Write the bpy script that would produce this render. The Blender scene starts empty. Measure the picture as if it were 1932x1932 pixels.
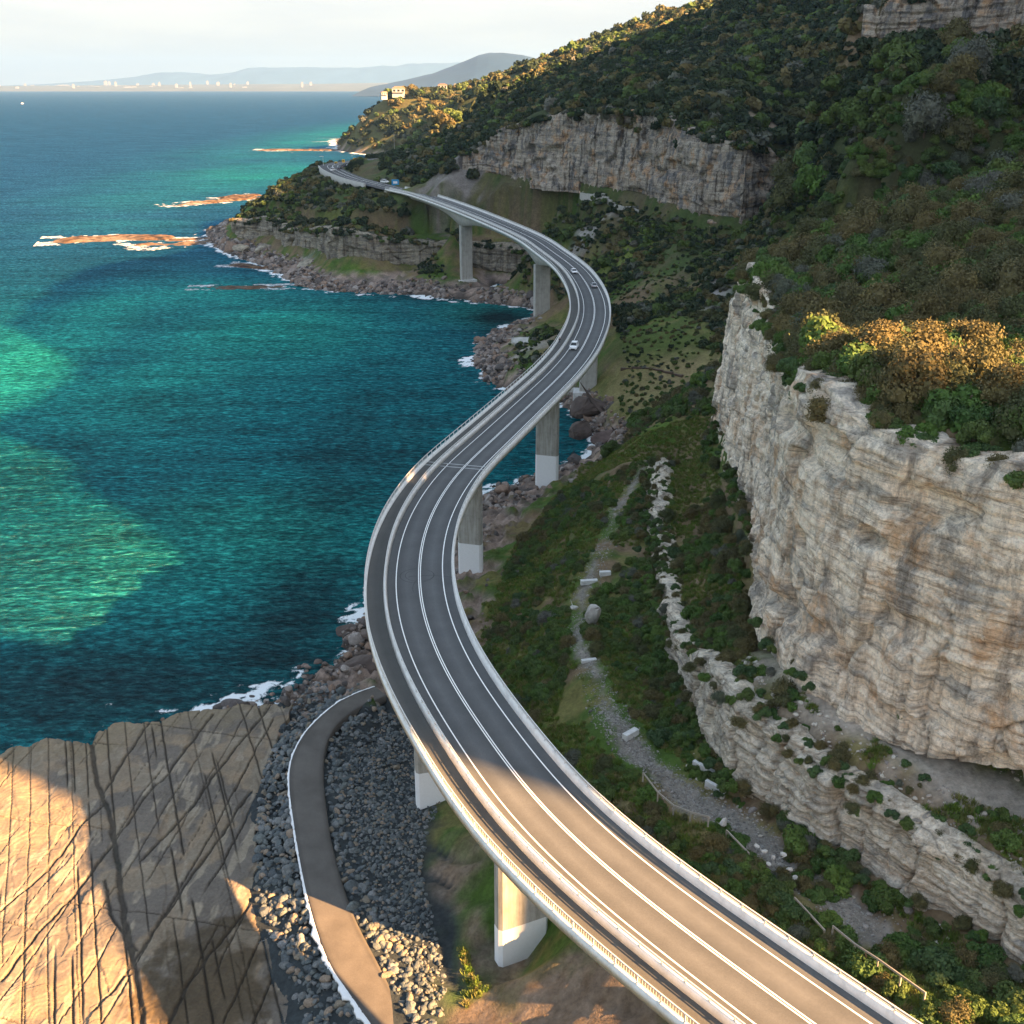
import bpy, bmesh, math, random
import numpy as np
from mathutils import Vector, Euler
R = math.radians
random.seed(7)
rng = np.random.default_rng(7)
sc = bpy.context.scene
COL = sc.collection
# ------------------------------------------------------------------ camera, sky, sun, exposure
F = 2050.; V0 = 162.; C0 = 966.            # survey constants of the photographed frame (1932 px wide)
TH = math.atan((C0-V0)/F); HC = 93.
cam = bpy.data.cameras.new('camera'); cam.sensor_width = 36; cam.lens = 36*F/1932
cam.clip_start = 1; cam.clip_end = 60000
co = bpy.data.objects.new('camera', cam); COL.objects.link(co)
co.location = (0, 0, HC); co.rotation_euler = (math.pi/2-TH, 0, 0)
sc.camera = co
SKYB = 2.45
SUN_EL = R(26.5); SUN_H = Vector((.882, -.47, 0)).normalized()
w = bpy.data.worlds.new('World'); sc.world = w; w.use_nodes = True
nt = w.node_tree; bg = nt.nodes['Background']
sky = nt.nodes.new('ShaderNodeTexSky'); sky.sky_type = 'NISHITA'; sky.sun_disc = False
sky.sun_elevation = SUN_EL; sky.sun_rotation = math.atan2(SUN_H.x, SUN_H.y)
sky.air_density = 1.0; sky.dust_density = 2.5; sky.ozone_density = 1.0; sky.altitude = 50
tc_ = nt.nodes.new('ShaderNodeTexCoord'); sp_ = nt.nodes.new('ShaderNodeSeparateXYZ'); nt.links.new(tc_.outputs['Generated'], sp_.inputs[0])
hz_ = nt.nodes.new('ShaderNodeValToRGB'); nt.links.new(sp_.outputs[2], hz_.inputs[0])     # pale humid air near the horizon
e_ = hz_.color_ramp.elements; e_[0].position = 0; e_[0].color = (.92, .92, .92, 1); e_[1].position = .6; e_[1].color = (.72, .72, .72, 1)
cr_ = nt.nodes.new('ShaderNodeValToRGB'); nt.links.new(sp_.outputs[2], cr_.inputs[0])
e_ = cr_.color_ramp.elements; e_[0].position = 0; e_[0].color = (.84, .73, .62, 1); e_[1].position = .09; e_[1].color = (.96, .925, .875, 1); e_ = cr_.color_ramp.elements.new(.35); e_.color = (.80, .95, 1.12, 1)
hs_ = nt.nodes.new('ShaderNodeVectorMath'); hs_.operation = 'SCALE'; hs_.inputs['Scale'].default_value = SKYB; nt.links.new(cr_.outputs[0], hs_.inputs[0])
mp_ = nt.nodes.new('ShaderNodeMapping'); mp_.inputs['Scale'].default_value = (2.2, 2.2, 16); mp_.inputs['Location'].default_value = (.3, 0, 0); nt.links.new(tc_.outputs['Generated'], mp_.inputs[0])
cn_ = nt.nodes.new('ShaderNodeTexNoise'); cn_.inputs['Scale'].default_value = 2.6; cn_.inputs['Detail'].default_value = 7; cn_.inputs['Roughness'].default_value = .6; nt.links.new(mp_.outputs[0], cn_.inputs['Vector'])
cv_ = nt.nodes.new('ShaderNodeValToRGB'); nt.links.new(cn_.outputs[0], cv_.inputs[0])
e_ = cv_.color_ramp.elements; e_[0].position = .42; e_[0].color = (.93, .94, .96, 1); e_[1].position = .62; e_[1].color = (1.06, 1.05, 1.02, 1)
mu_ = nt.nodes.new('ShaderNodeMix'); mu_.data_type = 'RGBA'; mu_.blend_type = 'MULTIPLY'; mu_.inputs[0].default_value = 1
nt.links.new(hs_.outputs[0], mu_.inputs[6]); nt.links.new(cv_.outputs[0], mu_.inputs[7])
mx_ = nt.nodes.new('ShaderNodeMix'); mx_.data_type = 'RGBA'; nt.links.new(hz_.outputs[0], mx_.inputs[0]); nt.links.new(sky.outputs[0], mx_.inputs[6]); nt.links.new(mu_.outputs[2], mx_.inputs[7])
nt.links.new(mx_.outputs[2], bg.inputs[0]); bg.inputs[1].default_value = 0.05
sl = bpy.data.lights.new('sun', 'SUN'); sl.energy = 5.0; sl.angle = R(.5); sl.color = (1, .555, .23)
so = bpy.data.objects.new('sun', sl); COL.objects.link(so)
d = Vector((SUN_H.x*math.cos(SUN_EL), SUN_H.y*math.cos(SUN_EL), math.sin(SUN_EL)))
so.rotation_euler = d.to_track_quat('Z', 'Y').to_euler(); so.location = (200, -100, 400)
sc.view_settings.view_transform = 'Standard'; sc.view_settings.look = 'None'
sc.view_settings.exposure = 3.15; sc.view_settings.gamma = 1
sc.cycles.max_bounces = 5; sc.cycles.volume_bounces = 0; sc.cycles.diffuse_bounces = 3
sc.cycles.transparent_max_bounces = 4
# ------------------------------------------------------------------ survey helpers
CT, ST = math.cos(TH), math.sin(TH)
def P(u, v, z):
    """world point at height z seen at survey pixel u,v"""
    a = (u-C0)/F; b = -(v-C0)/F
    t = (z-HC)/(-ST+b*CT)
    return np.array([a*t, (CT+b*ST)*t, z])
def Pyy(u, v, y):
    a = (u-C0)/F; b = -(v-C0)/F
    t = y/(CT+b*ST)
    return np.array([a*t, y, HC+(-ST+b*CT)*t])
def proj(x, y, z):
    z = z-HC; zc = y*CT-z*ST
    return C0+F*x/zc, C0-F*(y*ST+z*CT)/zc
def zdeck(y): return np.interp(y, [0, 326, 435, 537, 622, 779], [28, 28, 32, 37, 40, 44])
def Pd(u, v, off=0):
    z = 28.
    for _ in range(60):
        p = P(u, v, z+off); z = .5*z+.5*zdeck(p[1])
    return p
# ------------------------------------------------------------------ numpy noise
def _h(ix, iy, iz, s):
    n = (ix*374761393 + iy*668265263 + iz*2147483647 + s*1274126177) & 0xFFFFFFFF
    n = ((n ^ (n >> 13))*1274126177) & 0xFFFFFFFF
    n = ((n ^ (n >> 16))*2246822519) & 0xFFFFFFFF
    return ((n ^ (n >> 15)) & 0xFFFFFF)/float(0xFFFFFF)
def vnoise(x, y, z=0., s=0):
    x, y, z = np.broadcast_arrays(np.asarray(x, float), np.asarray(y, float), np.asarray(z, float))
    ix = np.floor(x).astype(np.int64); iy = np.floor(y).astype(np.int64); iz = np.floor(z).astype(np.int64)
    fx = x-ix; fy = y-iy; fz = z-iz
    fx = fx*fx*(3-2*fx); fy = fy*fy*(3-2*fy); fz = fz*fz*(3-2*fz)
    r = 0
    for a in (0, 1):
        for b in (0, 1):
            for c in (0, 1):
                r = r + _h(ix+a, iy+b, iz+c, s)*(fx if a else 1-fx)*(fy if b else 1-fy)*(fz if c else 1-fz)
    return r*2-1
def fbm(x, y, z=0., o=4, s=0, g=.5):
    r = 0; a = 1; t = 0
    for i in range(o):
        r = r + a*vnoise(np.asarray(x)*2**i, np.asarray(y)*2**i, np.asarray(z)*2**i, s+i); t += a; a *= g
    return r/t
def sstep(a, b, x):
    t = np.clip((np.asarray(x, float)-a)/(b-a), 0, 1); return t*t*(3-2*t)
def seg_dist(px, py, line):
    best = np.full(np.shape(px), 1e9)
    for a, b in zip(line[:-1], line[1:]):
        dx, dy = b[0]-a[0], b[1]-a[1]
        t = np.clip(((px-a[0])*dx+(py-a[1])*dy)/(dx*dx+dy*dy+1e-9), 0, 1)
        best = np.minimum(best, np.hypot(px-a[0]-t*dx, py-a[1]-t*dy))
    return best
def in_poly(px, py, poly):
    ins = np.zeros(np.shape(px), bool)
    n = len(poly)
    for i in range(n):
        x1, y1 = poly[i][:2]; x2, y2 = poly[(i+1) % n][:2]
        c = ((y1 > py) != (y2 > py)) & (px < (x2-x1)*(py-y1)/(y2-y1+1e-12)+x1)
        ins ^= c
    return ins
def resample(pl, step):
    pl = np.asarray(pl, float); s = np.r_[0, np.cumsum(np.linalg.norm(np.diff(pl[:, :2], axis=0), axis=1))]
    n = max(2, int(s[-1]/step)+1); t = np.linspace(0, s[-1], n)
    return np.stack([np.interp(t, s, pl[:, k]) for k in range(pl.shape[1])], 1), t
# ------------------------------------------------------------------ object helpers
def tag(o, label=None, cat=None, group=None, kind=None):
    if label: o['label'] = label
    if cat: o['category'] = cat
    if group: o['group'] = group
    if kind: o['kind'] = kind
    return o
def empty(name, loc, rz=0., **k):
    o = bpy.data.objects.new(name, None); COL.objects.link(o); o.location = loc; o.rotation_euler = (0, 0, rz)
    o.empty_display_size = .5
    return tag(o, **k)
def link(name, me, mat=None, parent=None, loc=None, rz=None, link=True, **k):
    o = bpy.data.objects.new(name, me)
    if link: COL.objects.link(o)
    if mat is not None and not me.materials:
        for m in (mat if isinstance(mat, (list, tuple)) else [mat]): me.materials.append(m)
    if parent is not None: o.parent = parent
    if loc is not None: o.location = loc
    if rz is not None: o.rotation_euler = (0, 0, rz)
    return tag(o, **k)
def npmesh(name, V, Fq, smooth=False, attrs=None, col=None):
    V = np.asarray(V, np.float32); Fq = np.asarray(Fq, np.int32)
    me = bpy.data.meshes.new(name)
    me.vertices.add(len(V)); me.vertices.foreach_set('co', V.ravel())
    k = Fq.shape[1]
    me.loops.add(Fq.size); me.loops.foreach_set('vertex_index', Fq.ravel())
    me.polygons.add(len(Fq)); me.polygons.foreach_set('loop_start', np.arange(len(Fq), dtype=np.int32)*k)
    me.update(calc_edges=True)
    if smooth: me.polygons.foreach_set('use_smooth', np.ones(len(Fq), bool))
    for n, a in (attrs or {}).items():
        at = me.attributes.new(n, 'FLOAT', 'POINT'); at.data.foreach_set('value', np.asarray(a, np.float32).ravel())
    if col is not None:
        at = me.attributes.new('Col', 'FLOAT_COLOR', 'POINT')
        c = np.ones((len(V), 4), np.float32); c[:, :3] = col; at.data.foreach_set('color', c.ravel())
    return me
def grid_faces(nr, nc, flip=False):
    i = np.arange(nr-1)[:, None]*nc+np.arange(nc-1)[None, :]
    q = np.stack([i, i+1, i+1+nc, i+nc], -1).reshape(-1, 4)
    return q[:, ::-1] if flip else q
class MB:
    """collects boxes, bars, lathes; builds ONE mesh"""
    def __init__(s): s.bm = bmesh.new()
    def box(s, c, size, rz=0., bev=0., taper=1., rx=0., ry=0.):
        r = bmesh.ops.create_cube(s.bm, size=1.); vs = r['verts']
        e = Euler((rx, ry, rz)).to_matrix()
        for v in vs:
            k = taper if v.co.z > 0 else 1.
            q = Vector((v.co.x*size[0]*k, v.co.y*size[1]*k, v.co.z*size[2])); v.co = e @ q + Vector(c)
        if bev:
            es = list({ed for v in vs for ed in v.link_edges})
            bmesh.ops.bevel(s.bm, geom=es, offset=bev, segments=2, affect='EDGES', profile=.6)
        return s
    def bar(s, a, b, r, r2=None, n=8):
        a = Vector(a); b = Vector(b); d_ = b-a; L = d_.length
        q = d_.to_track_quat('Z', 'Y').to_matrix().to_4x4(); q.translation = (a+b)/2
        bmesh.ops.create_cone(s.bm, cap_ends=True, segments=n, radius1=r, radius2=r if r2 is None else r2, depth=L, matrix=q)
        return s
    def cyl(s, c, r, depth, axis='Z', n=20):
        d_ = {'X': Vector((1, 0, 0)), 'Y': Vector((0, 1, 0)), 'Z': Vector((0, 0, 1))}[axis]*depth/2
        return s.bar(Vector(c)-d_, Vector(c)+d_, r, n=n)
    def ball(s, c, r, sc_=(1, 1, 1), n=2):
        rr = bmesh.ops.create_icosphere(s.bm, subdivisions=n, radius=r)
        for v in rr['verts']: v.co = Vector((v.co.x*sc_[0], v.co.y*sc_[1], v.co.z*sc_[2]))+Vector(c)
        return s
    def prism(s, pts, y0, y1):
        """polygon in x,z extruded along y"""
        f = [s.bm.verts.new((p[0], y0, p[1])) for p in pts]; g = [s.bm.verts.new((p[0], y1, p[1])) for p in pts]
        n = len(pts); s.bm.faces.new(f); s.bm.faces.new(g[::-1])
        for i in range(n): s.bm.faces.new((f[i], g[i], g[(i+1) % n], f[(i+1) % n]))
        return s
    def build(s, name, mat=None, parent=None, smooth=False, **k):
        bmesh.ops.recalc_face_normals(s.bm, faces=s.bm.faces)
        me = bpy.data.meshes.new(name); s.bm.to_mesh(me); s.bm.free()
        if smooth:
            for p in me.polygons: p.use_smooth = True
        return link(name, me, mat, parent, **k)
def dup(root, loc=None, rz=None, **k):
    r = root.copy(); COL.objects.link(r)
    if loc is not None: r.location = loc
    if rz is not None: r.rotation_euler = (0, 0, rz)
    tag(r, **k)
    for ch in list(root.children):
        c = ch.copy(); COL.objects.link(c); c.parent = r
        for g in ch.children:
            g2 = g.copy(); COL.objects.link(g2); g2.parent = c
    return r
# ------------------------------------------------------------------ materials
def nmat(name):
    m = bpy.data.materials.new(name); m.use_nodes = True
    n = m.node_tree.nodes; return m, n, m.node_tree.links, n['Principled BSDF']
def node(n, t, **k):
    x = n.new(t)
    for a, b in k.items():
        if a.startswith('i_'): x.inputs[a[2:].replace('_', ' ')].default_value = b
        else: setattr(x, a, b)
    return x
def ramp(n, stops, interp='LINEAR'):
    r = n.new('ShaderNodeValToRGB'); e = r.color_ramp.elements; r.color_ramp.interpolation = interp
    while len(e) > 1: e.remove(e[-1])
    e[0].position = stops[0][0]; e[0].color = (*stops[0][1], 1)
    for p, c in stops[1:]:
        q = e.new(p); q.color = (*c, 1)
    return r
def mixc(n, l, a, b, f, mode='MIX'):
    m = n.new('ShaderNodeMix'); m.data_type = 'RGBA'; m.blend_type = mode
    for i, x in ((0, f), (6, a), (7, b)):
        if isinstance(x, bpy.types.NodeSocket): l.new(x, m.inputs[i])
        elif i == 0: m.inputs[0].default_value = x
        else: m.inputs[i].default_value = (*x, 1)
    return m.outputs[2]
def mth(n, l, op, a, b=0., c=0.):
    m = n.new('ShaderNodeMath'); m.operation = op
    for i, x in enumerate((a, b, c)):
        if isinstance(x, bpy.types.NodeSocket): l.new(x, m.inputs[i])
        else: m.inputs[i].default_value = x
    return m.outputs[0]
def coords(n, l, scale=(1, 1, 1), obj=True):
    g = n.new('ShaderNodeTexCoord'); m = n.new('ShaderNodeMapping'); m.inputs['Scale'].default_value = scale
    l.new(g.outputs['Object'], m.inputs[0]); return m.outputs[0]
def noise(n, l, vec, scale, detail=4, rough=.6, dist=0.):
    t = n.new('ShaderNodeTexNoise'); l.new(vec, t.inputs['Vector'])
    t.inputs['Scale'].default_value = scale; t.inputs['Detail'].default_value = detail
    t.inputs['Roughness'].default_value = rough; t.inputs['Distortion'].default_value = dist
    return t.outputs['Fac']
def bump(n, l, h, bs, strength=.5, dist=.1):
    b = n.new('ShaderNodeBump'); b.inputs['Strength'].default_value = strength; b.inputs['Distance'].default_value = dist
    l.new(h, b.inputs['Height']); l.new(b.outputs[0], bs.inputs['Normal']); return b
def simple(name, c, rough=.7, metal=0., var=.12, vs=3., bmp=0., spec=.5):
    m, n, l, b = nmat(name)
    v = coords(n, l); f = noise(n, l, v, vs, 5)
    r = ramp(n, [(.3, tuple(x*(1-var) for x in c)), (.7, tuple(min(1, x*(1+var)) for x in c))]); l.new(f, r.inputs[0])
    l.new(r.outputs[0], b.inputs['Base Color']); b.inputs['Roughness'].default_value = rough; b.inputs['Metallic'].default_value = metal
    b.inputs['Specular IOR Level'].default_value = spec
    if bmp: bump(n, l, noise(n, l, v, vs*6, 4), b, .6, bmp)
    return m
def concrete(name, c, streak=.5):
    m, n, l, b = nmat(name)
    v = coords(n, l)
    a = noise(n, l, v, .6, 6, .7); st = noise(n, l, coords(n, l, (1.2, 1.2, .12)), 1.2, 5, .7)
    r1 = ramp(n, [(.25, tuple(x*.72 for x in c)), (.5, c), (.8, tuple(min(1, x*1.15) for x in c))]); l.new(a, r1.inputs[0])
    r2 = ramp(n, [(.35, (.45, .42, .36)), (.6, (1, 1, 1))]); l.new(st, r2.inputs[0])
    o = mixc(n, l, r1.outputs[0], r2.outputs[0], streak, 'MULTIPLY')
    l.new(o, b.inputs['Base Color']); b.inputs['Roughness'].default_value = .85
    bump(n, l, noise(n, l, v, 6, 4), b, .4, .02)
    return m
def colmat(name, rough=.95, amp=.35, scale=.5, bscale=2.5, bd=.25, bst=.7, spec=.15, fine=1.):
    """vertex-colour ground with fine procedural variation"""
    m, n, l, b = nmat(name)
    at = n.new('ShaderNodeAttribute'); at.attribute_name = 'Col'
    v = coords(n, l)
    a = noise(n, l, v, scale, 8, .68); a2 = noise(n, l, v, bscale*fine, 6, .7)
    r = ramp(n, [(.25, (1-amp,)*3), (.75, (1+amp,)*3)]); l.new(a, r.inputs[0])
    r2 = ramp(n, [(.3, (1-amp*.9,)*3), (.7, (1+amp*.9,)*3)]); l.new(a2, r2.inputs[0])
    o = mixc(n, l, at.outputs[0], r.outputs[0], 1, 'MULTIPLY'); o = mixc(n, l, o, r2.outputs[0], 1, 'MULTIPLY')
    l.new(o, b.inputs['Base Color']); b.inputs['Roughness'].default_value = rough; b.inputs['Specular IOR Level'].default_value = spec
    bump(n, l, mth(n, l, 'ADD', a, mth(n, l, 'MULTIPLY', a2, .5)), b, bst, bd)
    return m
def rock_mat(name, cream, tan, orange, grey, dark, zs=1.1, orange_amt=.5, streak=.6, dark_amt=.5):
    m, n, l, b = nmat(name)
    v = coords(n, l)
    wv = noise(n, l, v, .09, 4)
    sep = n.new('ShaderNodeSeparateXYZ'); l.new(v, sep.inputs[0])
    zz = mth(n, l, 'ADD', sep.outputs[2], mth(n, l, 'MULTIPLY', wv, 9.))
    cmb = n.new('ShaderNodeCombineXYZ')
    l.new(mth(n, l, 'MULTIPLY', sep.outputs[0], .05), cmb.inputs[0]); l.new(mth(n, l, 'MULTIPLY', sep.outputs[1], .05), cmb.inputs[1])
    l.new(mth(n, l, 'MULTIPLY', zz, zs), cmb.inputs[2])
    strat = noise(n, l, cmb.outputs[0], 1., 7, .72)
    r = ramp(n, [(.28, dark), (.38, grey), (.46, tan), (.54, cream), (.62, tan), (.72, grey)]); l.new(strat, r.inputs[0])
    blot = noise(n, l, v, .16, 6, .65, .6)
    ro = ramp(n, [(.52, (0, 0, 0)), (.64, (orange_amt,)*3)]); l.new(blot, ro.inputs[0])
    o = mixc(n, l, r.outputs[0], orange, ro.outputs[0])
    v2 = coords(n, l, (1, 1, .5))
    gb = noise(n, l, v2, .23, 8, .72, .4); rg = ramp(n, [(.5, (0, 0, 0)), (.6, (dark_amt,)*3)]); l.new(gb, rg.inputs[0])
    o = mixc(n, l, o, tuple((x+y)/2 for x, y in zip(grey, dark)), rg.outputs[0])
    st = noise(n, l, coords(n, l, (.55, .55, .035)), 1., 7, .7)
    sp_ = noise(n, l, v, 3.6, 7, .8); rsp = ramp(n, [(.34, (.35, .32, .30)), (.46, (1, 1, 1)), (.68, (1.3, 1.28, 1.22))]); l.new(sp_, rsp.inputs[0]); o = mixc(n, l, o, rsp.outputs[0], .7, 'MULTIPLY')
    rs = ramp(n, [(.36, (.28, .25, .23)), (.5, (1, 1, 1)), (.66, (1.12, 1.08, 1.02))]); l.new(st, rs.inputs[0])
    o = mixc(n, l, o, rs.outputs[0], streak, 'MULTIPLY')
    fn = noise(n, l, v, 1.6, 8, .75); rf = ramp(n, [(.3, (.5,)*3), (.5, (1, 1, 1)), (.75, (1.25,)*3)]); l.new(fn, rf.inputs[0])
    o = mixc(n, l, o, rf.outputs[0], .8, 'MULTIPLY')
    bd_ = noise(n, l, coords(n, l, (.12, .12, 2.6)), 1., 6, .75, .3); rb_ = ramp(n, [(.38, (.42, .38, .35)), (.48, (1, 1, 1)), (.7, (1.12, 1.1, 1.08))]); l.new(bd_, rb_.inputs[0]); o = mixc(n, l, o, rb_.outputs[0], .75, 'MULTIPLY')
    l.new(o, b.inputs['Base Color']); b.inputs['Roughness'].default_value = .95; b.inputs['Specular IOR Level'].default_value = .15
    h = mth(n, l, 'ADD', mth(n, l, 'MULTIPLY', strat, .7), mth(n, l, 'ADD', fn, mth(n, l, 'MULTIPLY', sp_, .5)))
    bump(n, l, h, b, .9, .5)
    return m
def leaf_mat(name, cols, rough=.75):
    """cols: ramp over per-object random"""
    m, n, l, b = nmat(name)
    oi = n.new('ShaderNodeObjectInfo')
    r = ramp(n, [(i/(len(cols)-1), c) for i, c in enumerate(cols)]); l.new(oi.outputs['Random'], r.inputs[0])
    v = coords(n, l)
    f = noise(n, l, v, 1.3, 4, .7); r2 = ramp(n, [(.3, (.55,)*3), (.5, (1, 1, 1)), (.7, (1.6, 1.55, 1.3))]); l.new(f, r2.inputs[0])
    o = mixc(n, l, r.outputs[0], r2.outputs[0], .8, 'MULTIPLY')
    l.new(o, b.inputs['Base Color']); b.inputs['Roughness'].default_value = rough; b.inputs['Specular IOR Level'].default_value = .2
    tr = n.new('ShaderNodeBsdfTranslucent'); l.new(o, tr.inputs['Color'])
    mx = n.new('ShaderNodeMixShader'); mx.inputs[0].default_value = .2
    l.new(b.outputs[0], mx.inputs[1]); l.new(tr.outputs[0], mx.inputs[2]); l.new(mx.outputs[0], n['Material Output'].inputs[0])
    return m
M = {}
M['conc'] = concrete('concrete', (.42, .41, .38), .35)
M['pier'] = concrete('pier_concrete', (.40, .39, .36), .65)
M['barrier'] = concrete('barrier_concrete', (.74, .735, .71), .15)
M['paint'] = simple('white_paint', (.78, .79, .8), .7, var=.03)
M['line'] = simple('line_paint', (.82, .82, .8), .6, var=.08, vs=1.5)
M['steel'] = simple('galvanised_steel', (.62, .62, .6), .5, .3, .08)
M['skid'] = simple('tyre_rubber_mark', (.035, .036, .038), .9)
M['joint'] = simple('expansion_joint', (.3, .31, .31), .6, .2)
M['soil'] = simple('bark', (.09, .06, .04), .9, var=.4)
M['wood'] = simple('weathered_wood', (.33, .30, .26), .85, var=.15, bmp=.02)
M['block'] = simple('pale_concrete_block', (.55, .55, .54), .85, var=.2, vs=1.5, bmp=.03)
M['glass'] = simple('car_glass', (.02, .025, .03), .12, 0, .1)
M['rubber'] = simple('rubber', (.02, .02, .02), .85)
M['carwhite'] = simple('white_car_paint', (.75, .76, .77), .35, 0, .02)
M['carsilver'] = simple('silver_car_paint', (.42, .44, .46), .35, .4, .04)
M['cardark'] = simple('dark_car_paint', (.06, .07, .09), .35, .2, .04)
M['chrome'] = simple('rim_metal', (.5, .5, .5), .3, .8)
M['lamp'] = simple('lamp_lens', (.75, .72, .68), .2)
M['red'] = simple('red_lens', (.45, .02, .02), .3)
M['black'] = simple('black_cloth', (.02, .02, .025), .9)
M['skin'] = simple('skin', (.5, .3, .22), .6)
M['roofred'] = simple('roof_tile', (.25, .16, .13), .85, var=.2, vs=1.)
M['house'] = simple('white_render', (.33, .34, .35), .8, var=.04)
M['city'] = simple('city_wall', (.20, .21, .22), .8, var=.1, vs=.01)
M['citydark'] = simple('city_window', (.25, .26, .3), .5)
M['signblue'] = simple('blue_sign', (.02, .25, .5), .5)
M['signyellow'] = simple('yellow_sign', (.75, .42, .03), .5)
M['signwhite'] = simple('white_sign', (.8, .8, .8), .5, var=.02)
M['teal'] = simple('teal_cabinet', (.04, .33, .36), .6)
asph = colmat('asphalt', .9, .17, .22, 9., .01, .5, .3); M['asph'] = asph
# ------------------------------------------------------------------ bridge centreline
S = 4096/1932
CE = [(1597,759),(1671,773),(1772,806),(1873,843),(1982,887),(2098,937),(2161,970),(2200,1000),(2263,1044),(2305,1079),(2333,1114),(2356,1151),(2373,1191),(2380,1233),(2378,1268),(2370,1303),(2356,1338),(2338,1377),(2317,1415),(2282,1458),(2238,1508),(2186,1557),(2133,1607),(2079,1659),(2035,1698),(2002,1731),(1961,1768),(1919,1807),(1888,1836),(1857,1861),(1826,1896),(1795,1936),(1766,1981),(1741,2023),(1723,2057),(1700,2114),(1685,2171),(1676,2233),(1672,2298),(1673,2362),(1682,2424),(1700,2500),(1757,2645),(1819,2762),(1897,2878),(1975,2971),(2020,3061),(2132,3204),(2256,3335),(2400,3453),(2486,3540),(2673,3676),(2859,3813),(3045,3943),(3244,4096)]
cl = [Pd(u/S, v/S) for u, v in CE][::-1]                     # near -> far
d0 = cl[0]-cl[3]; d0 /= np.linalg.norm(d0)
cl = [cl[0]+d0*k+np.array([0.004*k*k, -.002*k*k, 0]) for k in (48, 36, 24, 12)]+cl
for q in ((-75, 640, 41), (-90, 663, 42), (-102, 690, 43), (-112, 720, 43.5), (-119, 750, 44), (-118, 775, 44), (-108, 800, 44), (-90, 830, 44)): cl.append(np.array(q, float))
cl = np.array(cl); cl, _ = resample(cl, 1.5)
def gsm(a, sg):
    k = np.exp(-.5*(np.arange(-4*sg, 4*sg+1)/sg)**2); k /= k.sum(); p = len(k)//2
    b = np.concatenate([2*a[0]-a[p:0:-1], a, 2*a[-1]-a[-2:-p-2:-1]]); return np.stack([np.convolve(b[:, i], k, 'valid') for i in range(a.shape[1])], 1)
cl = gsm(cl, 5)
CLS = np.r_[0, np.cumsum(np.linalg.norm(np.diff(cl[:, :2], axis=0), axis=1))]
tan = np.gradient(cl[:, :2], axis=0); tan /= np.linalg.norm(tan, axis=1)[:, None]
RT = np.stack([tan[:, 1], -tan[:, 0]], 1)                    # right-hand normal
def s_at_y(y): return float(np.interp(y, cl[:, 1], CLS))
def at_s(s, off=0., dz=0.):
    x = np.interp(s, CLS, cl[:, 0]); y = np.interp(s, CLS, cl[:, 1]); z = np.interp(s, CLS, cl[:, 2])
    rx = np.interp(s, CLS, RT[:, 0]); ry = np.interp(s, CLS, RT[:, 1])
    return np.stack([x+rx*off, y+ry*off, z+dz], -1)
def head_s(s):
    tx = np.interp(s, CLS, tan[:, 0]); ty = np.interp(s, CLS, tan[:, 1]); return math.atan2(ty, tx)-math.pi/2   # rotation so local +Y follows the road
S_END = s_at_y(622)
# ------------------------------------------------------------------ terrain control points
ctrl = []
def cp(pts):
    out = [P(*p) for p in pts]; ctrl.extend(out); return np.array(out)
SHORE = [P(u, v, 0) for u, v in [(-260,1560),(-120,1480),(0,1424),(90,1388),(170,1392),(200,1370),(300,1364),(420,1336),(490,1324),(560,1296),(610,1270),(645,1220),(690,1190),(740,1130),(800,1060),(860,990),(905,950),(935,930),(965,915),(1000,903),(1060,882),(1120,860),(1140,832),(1125,800),(1085,778),(1060,752),(1010,742),(960,742),(930,722),(903,698),(893,676),(908,650),(940,626),(985,612),(1030,604),(1050,592),(1000,580),(960,576),(880,567),(800,557),(740,552),(690,551),(640,549),(600,545),(560,536),(525,512),(480,492),(440,478),(405,462),(398,440)]]
SHORE += [np.array(q, float) for q in [(-205, 790, 0), (-190, 860, 0), (-140, 920, 0), (-60, 1000, 0), (-10, 1150, 0), (-60, 1400, 0), (-150, 1560, 0)]]
SHORE += [P(u, v, 0) for u, v in [(660, 287), (640, 284), (636, 275)]]
SHORE += [np.array(q, float) for q in [(-330, 2150, 0), (-200, 2350, 0), (0, 2500, 0), (300, 3000, 0), (700, 4200, 0)]]
SHORE = np.array(SHORE)
SEA = [tuple(p[:2]) for p in SHORE]+[(-9000, 4200), (-9000, 40), (-150, 40)]
for p in resample(SHORE, 14)[0]: ctrl.append(p)
gx, gy = np.meshgrid(np.r_[np.arange(-330, 60, 16)], np.r_[np.arange(60, 320, 16), np.arange(320, 800, 26), np.arange(820, 2400, 90)])
gx = gx.ravel(); gy = gy.ravel(); sh2 = SHORE[:, :2]
m_ = in_poly(gx, gy, SEA) & (seg_dist(gx, gy, sh2) > 9)
for x, y in zip(gx[m_], gy[m_]): ctrl.append(np.array([x, y, -7.]))
for x, y in ((-600, 300), (-600, 900), (-600, 1500), (-500, 2000), (-700, 2500)): ctrl.append(np.array([x, y, -20.]))
A1 = cp([(1150,852,4),(1100,893,4),(1040,938,4),(985,1000,4.5),(950,1070,5),(935,1130,5),(925,1190,5),(905,1290,5),(870,1400,5),(835,1500,5),(805,1580,4.6),(795,1650,4.5),(815,1720,4.6),(828,1790,4.8),(842,1860,5),(838,1932,5)])
A2 = cp([(1290,775,18),(1240,815,17),(1190,870,16),(1130,960,16),(1105,1050,16.5),(1095,1200,17),(1115,1270,17.5),(1155,1370,18),(1210,1450,18.5),(1330,1570,19.5),(1500,1700,20.5),(1740,1900,21.5)])
A3 = np.array([P(*q) for q in [(1225,930,17),(1222,1000,17),(1235,1100,17.5),(1275,1240,18),(1310,1320,18.5),(1340,1410,19),(1400,1470,19.5),(1480,1530,20),(1560,1585,20.5),(1600,1610,21),(1700,1670,21),(1800,1720,21.5),(1932,1810,22)]])
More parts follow.
